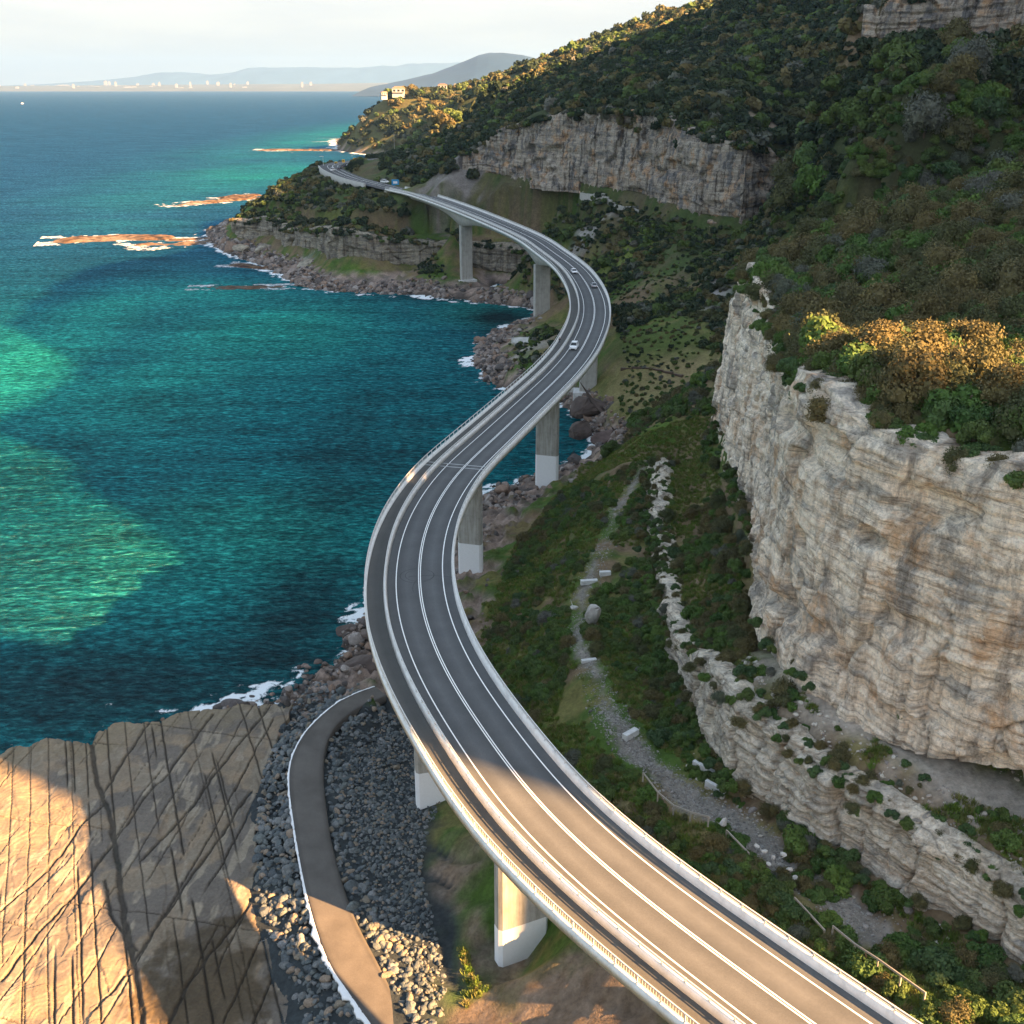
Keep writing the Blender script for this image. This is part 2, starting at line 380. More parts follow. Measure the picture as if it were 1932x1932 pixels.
A3 = np.concatenate([np.array([[30, 222, 17], [29.5, 214, 17]]), A3, np.array([[60., 68, 22], [80, 55, 22]])])
A5 = np.array([P(*q) for q in [(1355,770,24),(1362,830,26),(1400,900,28),(1430,1000,30),(1422,1100,30),(1450,1190,30.5),(1500,1255,31),(1600,1310,32),(1700,1345,33),(1800,1385,34),(1932,1415,35)]])
A5 = np.concatenate([np.array([[112., 268, 34], [80, 258, 30], [58, 250, 26]]), A5, np.array([[62., 77, 36], [80, 66, 37], [112, 58, 38]])])
A4C = [(1228,900),(1236,960),(1245,1060),(1265,1150),(1300,1200),(1360,1270),(1400,1310),(1500,1390),(1600,1460),(1700,1530),(1800,1600),(1932,1680)]
A6C = [(1400,512),(1412,503),(1440,560),(1480,640),(1520,700),(1570,745),(1650,795),(1700,815),(1800,860),(1932,885)]
FCB = np.array([P(u, v, z) for u, v, z in [(872,318,52),(900,322,51),(1000,335,50),(1100,345,50),(1200,362,49),(1260,380,48),(1320,402,46),(1400,410,46),(1480,400,46),(1560,392,48)]])
FCC = [(860,300),(890,290),(910,268),(950,240),(1000,228),(1060,212),(1100,208),(1180,195),(1240,205),(1290,238),(1330,258),(1400,268),(1450,282),(1500,300),(1560,320)]
PCB = np.array([P(u, v, z) for u, v, z in [(440,440,9),(475,445,9),(514,442,11),(534,462,10),(563,463,11),(597,467,11),(622,486,10),(670,482,12),(719,489,10),(768,496,7),(841,499,6),(900,505,5.5),(1000,515,5.5),(1060,522,6)]])
PCC = [(440,410),(463,416),(485,411),(524,408),(536,430),(563,432),(593,428),(622,430),(670,433),(719,447),(768,452),(841,455),(900,455),(1000,468),(1060,480)]
def solve_top(base, curve, setback, side, lo=1., hi=70.):
    """top line of a cliff: the height at which the setback base line meets the surveyed skyline curve"""
    base, t = resample(base, 2.0); d_ = np.gradient(base[:, :2], axis=0); d_ /= np.linalg.norm(d_, axis=1)[:, None]
    nI = np.stack([d_[:, 1], -d_[:, 0]], 1)*side
    cu = np.array([c[0] for c in curve]); cv = np.array([c[1] for c in curve]); top = []
    for b, n_ in zip(base, nI):
        x, y = b[:2]+n_*setback; best = None
        if y < 20: best = 12
        else:
            zz = np.linspace(lo, hi, 140); u, v = proj(x, y, b[2]+zz); f = v-np.interp(u, cu, cv)
            k = np.where(f < 0)[0]; best = zz[k[0]] if len(k) else hi
        top.append([x, y, b[2]+best])
    top = np.array(top)
    k = np.hanning(9); k /= k.sum(); tz = np.pad(top[:, 2], 4, 'edge'); top[:, 2] = np.convolve(tz, k, 'valid')
    return base, top, nI
LB, LT, LN = solve_top(A3, A4C, 1.6, -1, 2, 14)
UB, UT, UN = solve_top(A5, A6C, 3.0, -1, 6, 36)
FB, FT, FN = solve_top(FCB, FCC, 4.0, -1, 8, 34)
PB, PT, PN = solve_top(PCB, PCC, 2.0, -1, 4, 22)

TCB = resample(np.array([Pyy(u, v, y) for u, v, y in [(1625,72,398),(1700,68,390),(1800,66,385),(1900,58,375),(1960,50,365),(2080,40,350)]]), 3.)[0]; TCN = np.tile([.2, .98], (len(TCB), 1)); TCT = TCB.copy(); TCT[:, :2] += TCN*4; TCT[:, 2] += np.interp(TCB[:, 0], [120, 140, 160], [10, 17, 18])
for B_, T_, N_, o1, o2 in ((TCB, TCT, TCN, .4, 3), (LB, LT, LN, .3, 1.6), (UB, UT, UN, .3, 2.5), (FB, FT, FN, .5, 4), (PB, PT, PN, .5, 3)):
    for b, t, n_ in list(zip(B_, T_, N_))[::3]:
        ctrl.append(np.array([b[0]-n_[0]*o1, b[1]-n_[1]*o1, b[2]])); ctrl.append(np.array([t[0]+n_[0]*o2, t[1]+n_[1]*o2, t[2]-.3]))
    for b, t, n_ in list(zip(B_, T_, N_))[::5]:
        if t[2] > 50: ctrl.append(np.array([t[0]+n_[0]*(o2+6), t[1]+n_[1]*(o2+6), t[2]+(.3 if T_ is UT else 2.)]))
# valley and slopes beyond the near cliff, seen from the air
cp([(1250,740,10),(1180,690,14),(1300,700,14),(1180,640,18),(1200,560,24),(1300,560,26),(1300,640,20),(1350,520,34),(1200,480,32),(1300,450,40),(1100,440,30),(1000,400,34),(1020,470,24),(1040,540,14),(1060,570,8),(1080,610,8),(1010,640,9),(985,660,9),(1000,690,7),(960,680,4),(1090,680,9),(1120,720,8),(1160,760,8),(1190,800,6),(880,350,44),(830,345,46),(940,365,42),(1150,400,42),(1230,420,42),(1060,390,42),(1150,560,20),(1130,500,26)])
ctrl += [np.array(q, float) for q in [
 (64,240,68),(86,270,78),(110,300,91),(138,330,104),(165,380,118),(60,130,61),(80,170,67),(107,230,79),(150,320,104),(55,150,60),(80,220,70),(75,112,63),(90,120,66),
 (130,120,80),(200,150,112),(250,220,170),(300,300,235),(395,424,341),(393,482,351),(430,600,352),(400,800,300),(300,900,215),(420,1000,260),(118,440,66),(130,480,76),(118,350,82),(140,420,100),(170,480,118),(100,330,64),
 (95,300,30),(120,285,52),(70,300,18),(100,350,34),(130,400,56),(90,400,40),(60,450,40),
 (130,620,109),(140,520,90),(112,545,92),(220,750,143),(210,450,112),(165,900,148),(220,620,140),(60,700,86),(20,680,76),(-20,700,66),
 (60,80,37),(100,40,38),(45,60,24),(60,30,24),(80,0,25),(40,-40,26),(0,20,6),(-20,30,5),(35,40,20),(150,-50,22),(100,-150,22),(0,-150,10),
 (349,35,285),(317,171,300),(340,232,322),(330,100,262),(450,-80,262),(500,100,300),(550,400,340),(600,-100,250),(470,-90,262),(270,-160,50),(380,-230,50),(360,290,335),(220,-60,40),(230,0,80),(500,-250,60),(180,40,60),  # unseen ridge, crest heights shaped to carry its shadow across the sea
 (-64,600,36),(-45,640,41),(-30,560,24),(-70,610,36),(-95,640,37),(-100,700,41),(-125,700,39),(-132,730,40),(-130,770,42),(-110,760,43.6),(-100,740,43.6),(-85,700,43),(-60,650,42),(-95,790,43.6),(-80,830,44),(-120,830,42),(-110,870,40),(-60,880,52),(-165,740,22),(-175,780,18),(-150,800,32),(-110,650,33),(-80,600,29),(-60,580,30),(-50,595,33),
 (-37,850,59),(0,850,84),(60,850,103),(120,850,128),(-75,800,52),(-30,760,62),(10,780,80),
 (200,2000,160),(500,2200,280)]]
ctrl += [Pyy(u, v, 1780) for u, v in [(650,262),(668,240),(700,208),(730,182),(760,170),(800,172),(860,172),(900,165)]]
ctrl += [Pyy(u, v, 1500) for u, v in [(860,190),(900,165),(1000,134),(1060,114),(1100,98),(1150,80),(1200,68),(1260,46),(1320,18),(1400,-20),(1600,-120),(1900,-260)]]
ctrl += [Pyy(u, v, 1250) for u, v in [(840,205),(900,185),(1000,160),(1100,135),(1200,105),(1300,62),(1400,10),(1700,-150)]]
ctrl += [Pyy(u, v, 1000) for u, v in [(820,225),(900,185),(1000,155),(1100,125),(1200,100),(1300,50)]]
ctrl += [Pyy(u, v, y) for u, v, y in [(1500,400,243),(1600,300,275),(1700,200,305),(1800,120,340),(1750,40,395),(1650,60,395),(1900,78,372),(1800,84,372),(1700,88,375),(1820,110,352),(1920,112,345),(1700,120,352),(1450,440,236)]]
for u, v, z in [(520,1520,2.2),(515,1650,2.2),(545,1800,2.4),(610,1930,2.6),(650,1350,2.4),(700,1290,2.6),(640,1600,3.4),(620,1500,3.3),(590,1450,3.1),(660,1700,3.5),(720,1850,3.8),(720,1500,3.5),(770,1400,3.8),(760,1650,3.9),(780,1900,4.3),(700,2050,4)]: ctrl.append(P(u, v, z))
for u, v in [(60,1600),(150,1700),(300,1500),(400,1450),(300,1700),(420,1650),(400,1850),(200,1900),(470,1400),(460,1900)]: ctrl.append(P(u, v, -1.5))
ctrl += [np.array(q, float) for q in [(-60,60,-1.5),(-40,60,0),(-20,60,4),(-80,80,-3),(-8,45,6)]]
# thin out duplicates, then fit a smooth surface through them
for t_ in range(250, 720, 16):      # unseen escarpment end, made sheer so its shadow edge crosses the bridge
    for w_, z_ in ((62, 50), (71, 55), (77, 62), (82, 70+.5*t_), (90, 82+.5*t_)): ctrl.insert(0, np.array([w_*.47+t_*.882, w_*.882-t_*.47, z_]))
for t_ in range(250, 680, 20):      # saddle shaped into the unseen crest to let sun onto the brow trees
    for w_, e_ in ((111, 2), (119, -15), (130, -20), (140, -18), (147, -8), (153, 4), (163, 9), (172, 26)): ctrl.insert(0, np.array([w_*.47+t_*.882, w_*.882-t_*.47, 64+.4986*(t_+22)+e_]))
    for w_ in (98, 186): ctrl.insert(0, np.array([w_*.47+t_*.882, w_*.882-t_*.47, 64+.4986*(t_+22)+35]))
C_ = []
for q in ctrl:
    if all((q[0]-p[0])**2+(q[1]-p[1])**2 > 1.2 for p in C_): C_.append(q)
C_ = np.array(C_)
def phi(d2): return np.sqrt(d2+1.)
A_ = phi(((C_[:, None, :2]-C_[None, :, :2])**2).sum(-1)); n_ = len(C_)
K = np.zeros((n_+3, n_+3)); K[:n_, :n_] = A_+np.eye(n_)*1e-3; Q = np.c_[np.ones(n_), C_[:, :2]/1000]; K[:n_, n_:] = Q; K[n_:, :n_] = Q.T
WT = np.linalg.solve(K, np.r_[C_[:, 2], 0, 0, 0])
def rbf(x, y):
    x = np.asarray(x, float); sh = x.shape; x = x.ravel(); y = np.asarray(y, float).ravel(); o = np.empty(len(x))
    for i in range(0, len(x), 6000):
        a = x[i:i+6000]; b = y[i:i+6000]
        o[i:i+6000] = phi((a[:, None]-C_[None, :, 0])**2+(b[:, None]-C_[None, :, 1])**2) @ WT[:n_] + WT[n_]+WT[n_+1]*a/1000+WT[n_+2]*b/1000
    return o.reshape(sh)
PATHL = np.array([P(u, v, 17) for u, v in [(1230,850),(1165,950),(1135,1030),(1100,1090),(1085,1190),(1130,1290),(1160,1370),(1220,1440),(1300,1510),(1420,1600),(1500,1690),(1650,1800)]])
def Hland(x, y):
    h = rbf(x, y)
    a = sstep(5, 12, h)*(1-sstep(0, 1, 3.2-seg_dist(x, y, PATHL)))
    far = sstep(200, 900, y)
    h = h+a*(fbm(x*.09, y*.09, 0, 4, 3)*(1.3+far*3)+fbm(x*.5, y*.5, 0, 3, 9)*.25)
    h = h+sstep(230, 300, x)*sstep(420, 250, y)*(fbm(x*.018, y*.018, 0, 3, 15)*5+fbm(x*.06, y*.06, 0, 2, 16)*5)
    bare_ = sstep(122, 108, y)*sstep(3.6, 6, h)*sstep(22, 14, x)*(y > 60); h = h-bare_*(1-np.abs(vnoise(y*.34+x*.12+vnoise(x*.2, y*.2, 0, 5)*.5, x*.07, 0, 17)))**2*1.3
    r = (1-sstep(3.0, 7, h))*sstep(-4, -1, h)*sstep(118, 150, y)      # rocky shore
    rk = np.abs(fbm(x*.22, y*.22, 0, 4, 21)); rk2 = vnoise(np.floor(x*.6+vnoise(x*.4, y*.4, 0, 5)*1.5), np.floor(y*.6+vnoise(x*.4, y*.4, 7, 5)*1.5), 0, 33)
    h = h+r*(1.5*(rk*2.4-.45)+rk2*.8)
    h = carve(x, y, h)
    h = np.where((y < 100) & (y > 84), np.minimum(h, 4.9+np.clip(np.hypot(x+1.5, y-91.5)-3.2, 0, 30)*1.2), h)      # footing excavation of the nearest pier
    # keep the road verge of the far headland below the carriageway, and the ground below the deck
    k = (y > 560)
    if np.any(k):
        dd = seg_dist(x, y, cl[(cl[:, 1] > 600)][::6, :2]); h = np.where((dd < 11) & (y > 612), np.minimum(h, zdeck(y)-.5-np.clip(dd-8, 0, 9)*.0), h)
    return h
def carve(x, y, h):
    """keeps the ground at the foot of each cliff face instead of ramping through it"""
    sh = h.shape; x = x.ravel(); y = y.ravel(); h = h.ravel().copy()
    for B_, N_, sb, T_ in ((LB, LN, 1.6, LT), (UB, UN, 3., UT), (FB, FN, 4., FT), (PB, PN, 2., PT), (TCB, TCN, 4., TCT)):
        lo = B_[:, :2].min(0)-14; hi = B_[:, :2].max(0)+14
        k = np.where((x > lo[0]) & (x < hi[0]) & (y > lo[1]) & (y < hi[1]))[0]
        for i in range(0, len(k), 20000):
            kk = k[i:i+20000]; dx = x[kk][:, None]-B_[None, :, 0]; dy = y[kk][:, None]-B_[None, :, 1]
            j = np.argmin(dx*dx+dy*dy, 1); a = np.arange(len(kk)); dx = dx[a, j]; dy = dy[a, j]
            sd = dx*N_[j, 0]+dy*N_[j, 1]; al = np.abs(-dx*N_[j, 1]+dy*N_[j, 0])
            lim = B_[j, 2]-.3+np.clip(-sd-1.5, 0, 9)*.45; ok = (sd > -9) & (sd < sb+1.2) & (al < 2.5)
            h[kk] = np.where(ok, np.minimum(h[kk], lim), h[kk])
            ok = (sd >= sb+1.2) & (sd < 14) & (al < 4); h[kk] = np.where(ok, np.minimum(h[kk], T_[j, 2]+.2+(sd-sb)*(.22 if T_ is not UT else .10)), h[kk])
    return h.reshape(sh)
def Hs(x, y): return Hland(np.array([x], float), np.array([y], float))[0]
# ---- colour of the ground (true colours of soil, grass, gravel and rock)
def ground_col(x, y, z):
    n1 = fbm(x*.06, y*.06, 0, 4, 41); n2 = fbm(x*.25, y*.25, 0, 4, 42); n3 = fbm(x*1.1, y*1.1, 0, 3, 43)
    def L(a, b, t): return a+(b-a)*t[..., None]
    soil = np.array([.16, .115, .07]); grass = np.array([.055, .10, .018]); dry = np.array([.17, .14, .055]); dark = np.array([.035, .045, .02])
    c = L(soil, grass, sstep(-.28, .12, n1+n2*.6)); c = L(c, dry, sstep(.1, .4, n2-n1*.4+n3*.3)*.7)
    up = sstep(58, 75, z)*sstep(60, 120, y); c = L(c, dark, up*.75)
    far = sstep(240, 300, y)*sstep(20, 34, z); c = L(c, dark, far*.6)
    dp = seg_dist(x, y, PATHL); wide = -.3+1.6*sstep(128, 98, y)+.8*vnoise(y*.09, 0*y, 0, 6)*sstep(110, 140, y)+vnoise(x*.2, y*.2, 0, 3)*.6
    c = L(c, np.array([.21, .19, .165])+0*c, (1-sstep(wide, wide+1.2, dp+n3*1.2)))
    # bare eroded slope below the bridge
    bare = sstep(118, 108, y)*sstep(19, 12, x-(-(y-92)*.25)); c = L(c, np.array([.20, .15, .11])+.05*n3[..., None], bare*sstep(.35, -.1, n1+n2*.5)*sstep(3.5, 5, z))
    # ledge between the cliffs
    dl = seg_dist(x, y, LT[:, :2]); du = seg_dist(x, y, UB[:, :2]); led = (1-sstep(1, 5, du+n2*3))*(z < 45)*sstep(126, 112, y)
    c = L(c, np.array([.34, .30, .255])+.05*n3[..., None], led*.85)
    # grass bank and tracks in the cove
    bk = P(1255, 735, 10); c = L(c, np.array([.23, .19, .09])+0*c, (1-sstep(14, 24, np.hypot((x-bk[0])*.8, y-bk[1])+n2*8))*.8)
    for u, v, z_, r_, cc in [(690,505,9,20,(.07,.14,.01)),(930,512,9,9,(.06,.12,.01)),(1245,640,19,20,(.065,.095,.022)),(1240,800,16,9,(.07,.13,.015)),(1200,455,36,16,(.12,.15,.03)),(1120,450,30,13,(.3,.28,.26)),(1350,550,30,9,(.33,.31,.3)),(860,325,50,24,(.2,.18,.17)),(1010,665,8,10,(.28,.25,.22)),(560,440,20,12,(.3,.29,.28)),(1540,470,66,6,(.27,.16,.09)),(1320,235,90,16,(.28,.24,.2)),(1440,250,92,12,(.26,.2,.15)),(1210,205,90,14,(.24,.17,.12)),(640,410,26,16,(.12,.13,.04)),(740,400,28,20,(.09,.12,.03)),(1625,45,118,9,(.2,.14,.09)),(1000,200,82,8,(.2,.15,.1))]:
        q = P(u, v, z_) if z_ < 85 else Pyy(u, v, {1320:520,1440:480,1210:560,1625:400,1000:600}[u]); t = 1-sstep(r_*.4, r_, np.hypot(x-q[0], y-q[1])+n2*r_*.6)
        c = L(c, np.array(cc)+0*c, t*.85)
    hd = sstep(1500, 1650, y); c = L(c, np.array([.10, .09, .035])+0*c, hd*.8)
    # rocky shore, wet and dark at the water
    rk = (1-sstep(3.2, 5.2, z+n2*1.5))*sstep(100, 125, y); c = L(c, L(np.array([.29, .22, .18]), np.array([.15, .12, .105]), sstep(-.2, .25, n2+n3*.4)), rk)
    wet = 1-sstep(.7, 1.9, z+n3*.5); c = L(c, np.array([.045, .037, .03])+0*c, wet*sstep(100, 125, y)*.85)
    # cobble beds on either side of the concrete track
    cb = (y < 150)*(z < 5.1)*(x < 0)*sstep(2.5, 1.5, z*0+1); c = L(c, np.array([.035, .042, .045])+0*c, cb*(1-sstep(4.3, 5.2, z)))
    return np.clip(c, .01, 1)
M['ground'] = colmat('hillside_ground', .95, .35, .35, 1.6, .35, .8)
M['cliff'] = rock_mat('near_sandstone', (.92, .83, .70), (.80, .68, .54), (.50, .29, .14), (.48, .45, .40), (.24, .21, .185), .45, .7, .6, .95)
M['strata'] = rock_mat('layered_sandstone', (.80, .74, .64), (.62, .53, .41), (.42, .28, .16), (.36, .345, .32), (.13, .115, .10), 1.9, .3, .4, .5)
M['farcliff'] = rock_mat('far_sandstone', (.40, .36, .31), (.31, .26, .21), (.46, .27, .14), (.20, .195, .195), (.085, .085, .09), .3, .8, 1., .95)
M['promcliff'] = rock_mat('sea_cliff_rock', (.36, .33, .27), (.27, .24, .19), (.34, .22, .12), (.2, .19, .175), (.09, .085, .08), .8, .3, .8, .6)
def terrain(name, xs, ys, zmin=None):
    X, Y = np.meshgrid(xs, ys); Z = Hland(X, Y)
    c = ground_col(X, Y, Z)
    me = npmesh(name, np.stack([X, Y, Z], -1).reshape(-1, 3), grid_faces(len(ys), len(xs)), True, col=c.reshape(-1, 3))
    return link(name, me, M['ground'], kind='structure', label='scrub covered hillside ground above the sea')
terrain('hillside', np.arange(-48, 120.1, .7), np.arange(30, 262, .7))
terrain('hillside', np.arange(-235, 345, 2.0), np.r_[np.arange(258, 700, 2.), np.arange(700, 960, 3.)])
terrain('hillside', np.arange(-420, 900, 10.), np.arange(950, 2700, 10.))
terrain('mountainside', np.r_[np.arange(118, 345, 6.)], np.arange(-340, 262, 6.))
terrain('mountainside', np.arange(340, 640, 8.), np.arange(-340, 960, 8.))
terrain('foreshore', np.arange(-90, 119, 4.), np.arange(-340, 34, 4.))
# ---- cliff faces: thick curtains that follow the surveyed foot and brow
def cliff(name, B_, T_, N_, mat, du, nv, amp, strata, flute, seed, label, cav=(), cap=5., below=3.):
    s0 = np.r_[0, np.cumsum(np.linalg.norm(np.diff(B_[:, :2], axis=0), axis=1))]
    n = int(s0[-1]/du); s = np.linspace(0, s0[-1], n)
    b = np.stack([np.interp(s, s0, B_[:, k]) for k in range(3)], 1); t = np.stack([np.interp(s, s0, T_[:, k]) for k in range(3)], 1)
    N2 = gsm(np.stack([np.interp(s, s0, N_[:, k]) for k in range(2)], 1), 12) if n > 120 else np.stack([np.interp(s, s0, N_[:, k]) for k in range(2)], 1)
    b = b.copy(); b[:, 2] -= below
    t = t.copy(); t[:, 2] += fbm(s*.12, 0*s, 0, 3, seed+8)*1.2
    h = np.linspace(0, 1, nv)[:, None]; SS = np.broadcast_to(s, (nv, n))
    prof = h**1.15
    X = b[:, 0]+(t[:, 0]-b[:, 0])*prof; Y = b[:, 1]+(t[:, 1]-b[:, 1])*prof; Z = b[:, 2]+(t[:, 2]-b[:, 2])*h
    zz = Z+fbm(SS*.03, Z*.03, 0, 2, seed)*3
    I64 = lambda q: np.floor(q).astype(np.int64)
    def cols(wc, sd, wob, off, tilt, crk, cw, hl):
        """vertical joints: flat, slightly turned faces between dark open cracks, broken again by bedding"""
        a_ = SS/wc+wob*vnoise(SS*.02, Z*.07, 0, sd)+wob*.4*vnoise(SS*.1, Z*.25, 0, sd+1); lay = I64(zz/hl+.15*vnoise(SS*.05, 0*SS, 1, sd)); i_ = I64(a_); f = a_-i_
        o1 = _h(i_, i_*0, i_*0, sd)*2-1; o2 = _h(i_, lay, i_*0, sd+1)*2-1; tl_ = _h(i_, lay, i_*0+5, sd+2)*2-1; cs_ = _h(i_, i_*0+9, i_*0, sd+3)
        e_ = np.minimum(f, 1-f)*wc
        return off*(o1*.7+o2*.5)+tilt*tl_*(f-.5)-crk*(cs_ > .35)*np.exp(-(e_/cw)**2)
    q_ = 1. if du < .5 else 2.3
    D = fbm(SS*.03, Z*.015, 0, 2, seed+1)*amp*.9
    up_ = (1-.62*sstep(.3, .55, h)*(1-sstep(130, 160, b[:, 1]))[None, :]) if amp == 1.5 else 1.; D = D+up_*(cols(8.5*q_, seed+2, .5, .55*amp, 1.3*q_, .9*q_, .30*q_, 7.*q_)+cols(3.1*q_, seed+12, .4, .26*amp, .55*q_, .45*q_, .18*q_, 3.2*q_)+cols(1.25*q_, seed+22, .3, .09*amp, .25*q_, .16*q_, .12*q_, 1.3*q_)*sstep(-.2, .3, vnoise(SS*.08, Z*.1, 0, seed+23)))
    bed = zz*(1.5 if seed == 31 else .62 if du < .5 else .3); fb = bed-np.floor(bed); D = D+((_h(I64(bed), I64(bed)*0, I64(bed)*0, seed+4)*2-1)*.45-.35*np.exp(-(np.minimum(fb, 1-fb)/.10)**2))*strata*(.4+.8*sstep(-.3, .3, vnoise(SS*.04, Z*.1, 0, seed+5)))*(1.9-up_*.9)
    tb = zz*(3.8 if du < .5 else 1.4); D = D+(_h(I64(tb+.3*vnoise(SS*.15, 0*SS, 0, seed)), I64(tb)*0, I64(tb)*0, seed+6)*2-1)*.10*q_*strata
    und = sstep(.25, .5, fbm(SS*.06, zz*.16, 0, 3, seed+17)); D = D-und*.9*amp                      # scooped overhangs
    D = D+fbm(SS*.8, zz*1.2, 0, 4, seed+16, .7)*.22*q_+.9
    if amp == 1.5: D = D-np.abs(vnoise(SS*.22, Z*.02, 0, seed+41))*1.1*(1-sstep(.2, .55, h))*q_
    for cs, ch, rs, rh, dep in [(a*1., b_*1., c_*1.35, d_*1.35, e_*1.7) for a, b_, c_, d_, e_ in cav]:
        q = ((SS-cs*s[-1])/rs)**2+((Z-(b[:, 2]+(t[:, 2]-b[:, 2])*ch))/rh)**2; D = D-dep*(1-sstep(.5, 1.1, q))
    D = D*sstep(0, .03, h*.9+.03)*(1-.5*sstep(.93, 1, h))
    X = X-N2[:, 0]*D; Y = Y-N2[:, 1]*D
    Z = Z+fbm(SS*.3, zz*.3, 5, 3, seed+9)*.25
    cx = []; X4, Y4 = X[-1]+N2[:, 0]*cap, Y[-1]+N2[:, 1]*cap; h4 = np.convolve(np.pad(np.minimum(rbf(X4, Y4), t[:, 2]+.3), 7, 'edge'), np.hanning(17)[1:-1]/np.hanning(17).sum(), 'valid')
    for i in range(1, 5):
        g_ = i/4; cx.append((X[-1]+N2[:, 0]*cap*g_, Y[-1]+N2[:, 1]*cap*g_, Z[-1]*(1-g_)+h4*g_+.25*fbm(s*.5, 0*s+i, 0, 2, seed)-(.6 if i == 4 else 0)))
    X = np.vstack([X]+[c[0] for c in cx]); Y = np.vstack([Y]+[c[1] for c in cx]); Z = np.vstack([Z]+[c[2] for c in cx])
    me = npmesh(name, np.stack([X, Y, Z], -1).reshape(-1, 3), grid_faces(X.shape[0], n, True), False)
    return link(name, me, mat, kind='structure', label=label)
cavs = [(.50,.78,1.6,1.5,1.6),(.53,.74,1.1,1.2,1.3),(.555,.75,2.4,1.2,1.5),(.585,.70,1.4,1.0,1.2),(.60,.80,2.6,1.3,1.6),(.64,.72,1.8,1.2,1.5),(.47,.62,1.4,1.1,1.2),(.66,.5,1.5,1.1,1.2),(.44,.70,1.2,1.6,1.2),(.70,.66,1.6,1.0,1.2),(.57,.5,2.2,.9,1.),(.62,.42,1.6,.9,1.)]
cliff('cliff', UB, UT, UN, M['cliff'], .30, 120, 1.5, .8, 1.1, 11, 'tall cream and orange sandstone cliff above the ledge', cavs)
cliff('cliff', LB, LT, LN, M['strata'], .26, 84, .75, 1.25, .5, 31, 'low banded cliff between the track and the ledge', cap=3)
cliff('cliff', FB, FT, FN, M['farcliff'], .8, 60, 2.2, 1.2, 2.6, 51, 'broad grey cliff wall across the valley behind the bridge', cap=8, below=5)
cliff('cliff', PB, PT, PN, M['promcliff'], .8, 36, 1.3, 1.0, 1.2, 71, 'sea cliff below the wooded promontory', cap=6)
cliff('cliff', TCB, TCT, TCN, M['farcliff'], .7, 40, 1.2, 1.4, .6, 91, 'banded cliff at the top of the mountain slope', cap=8, below=4)
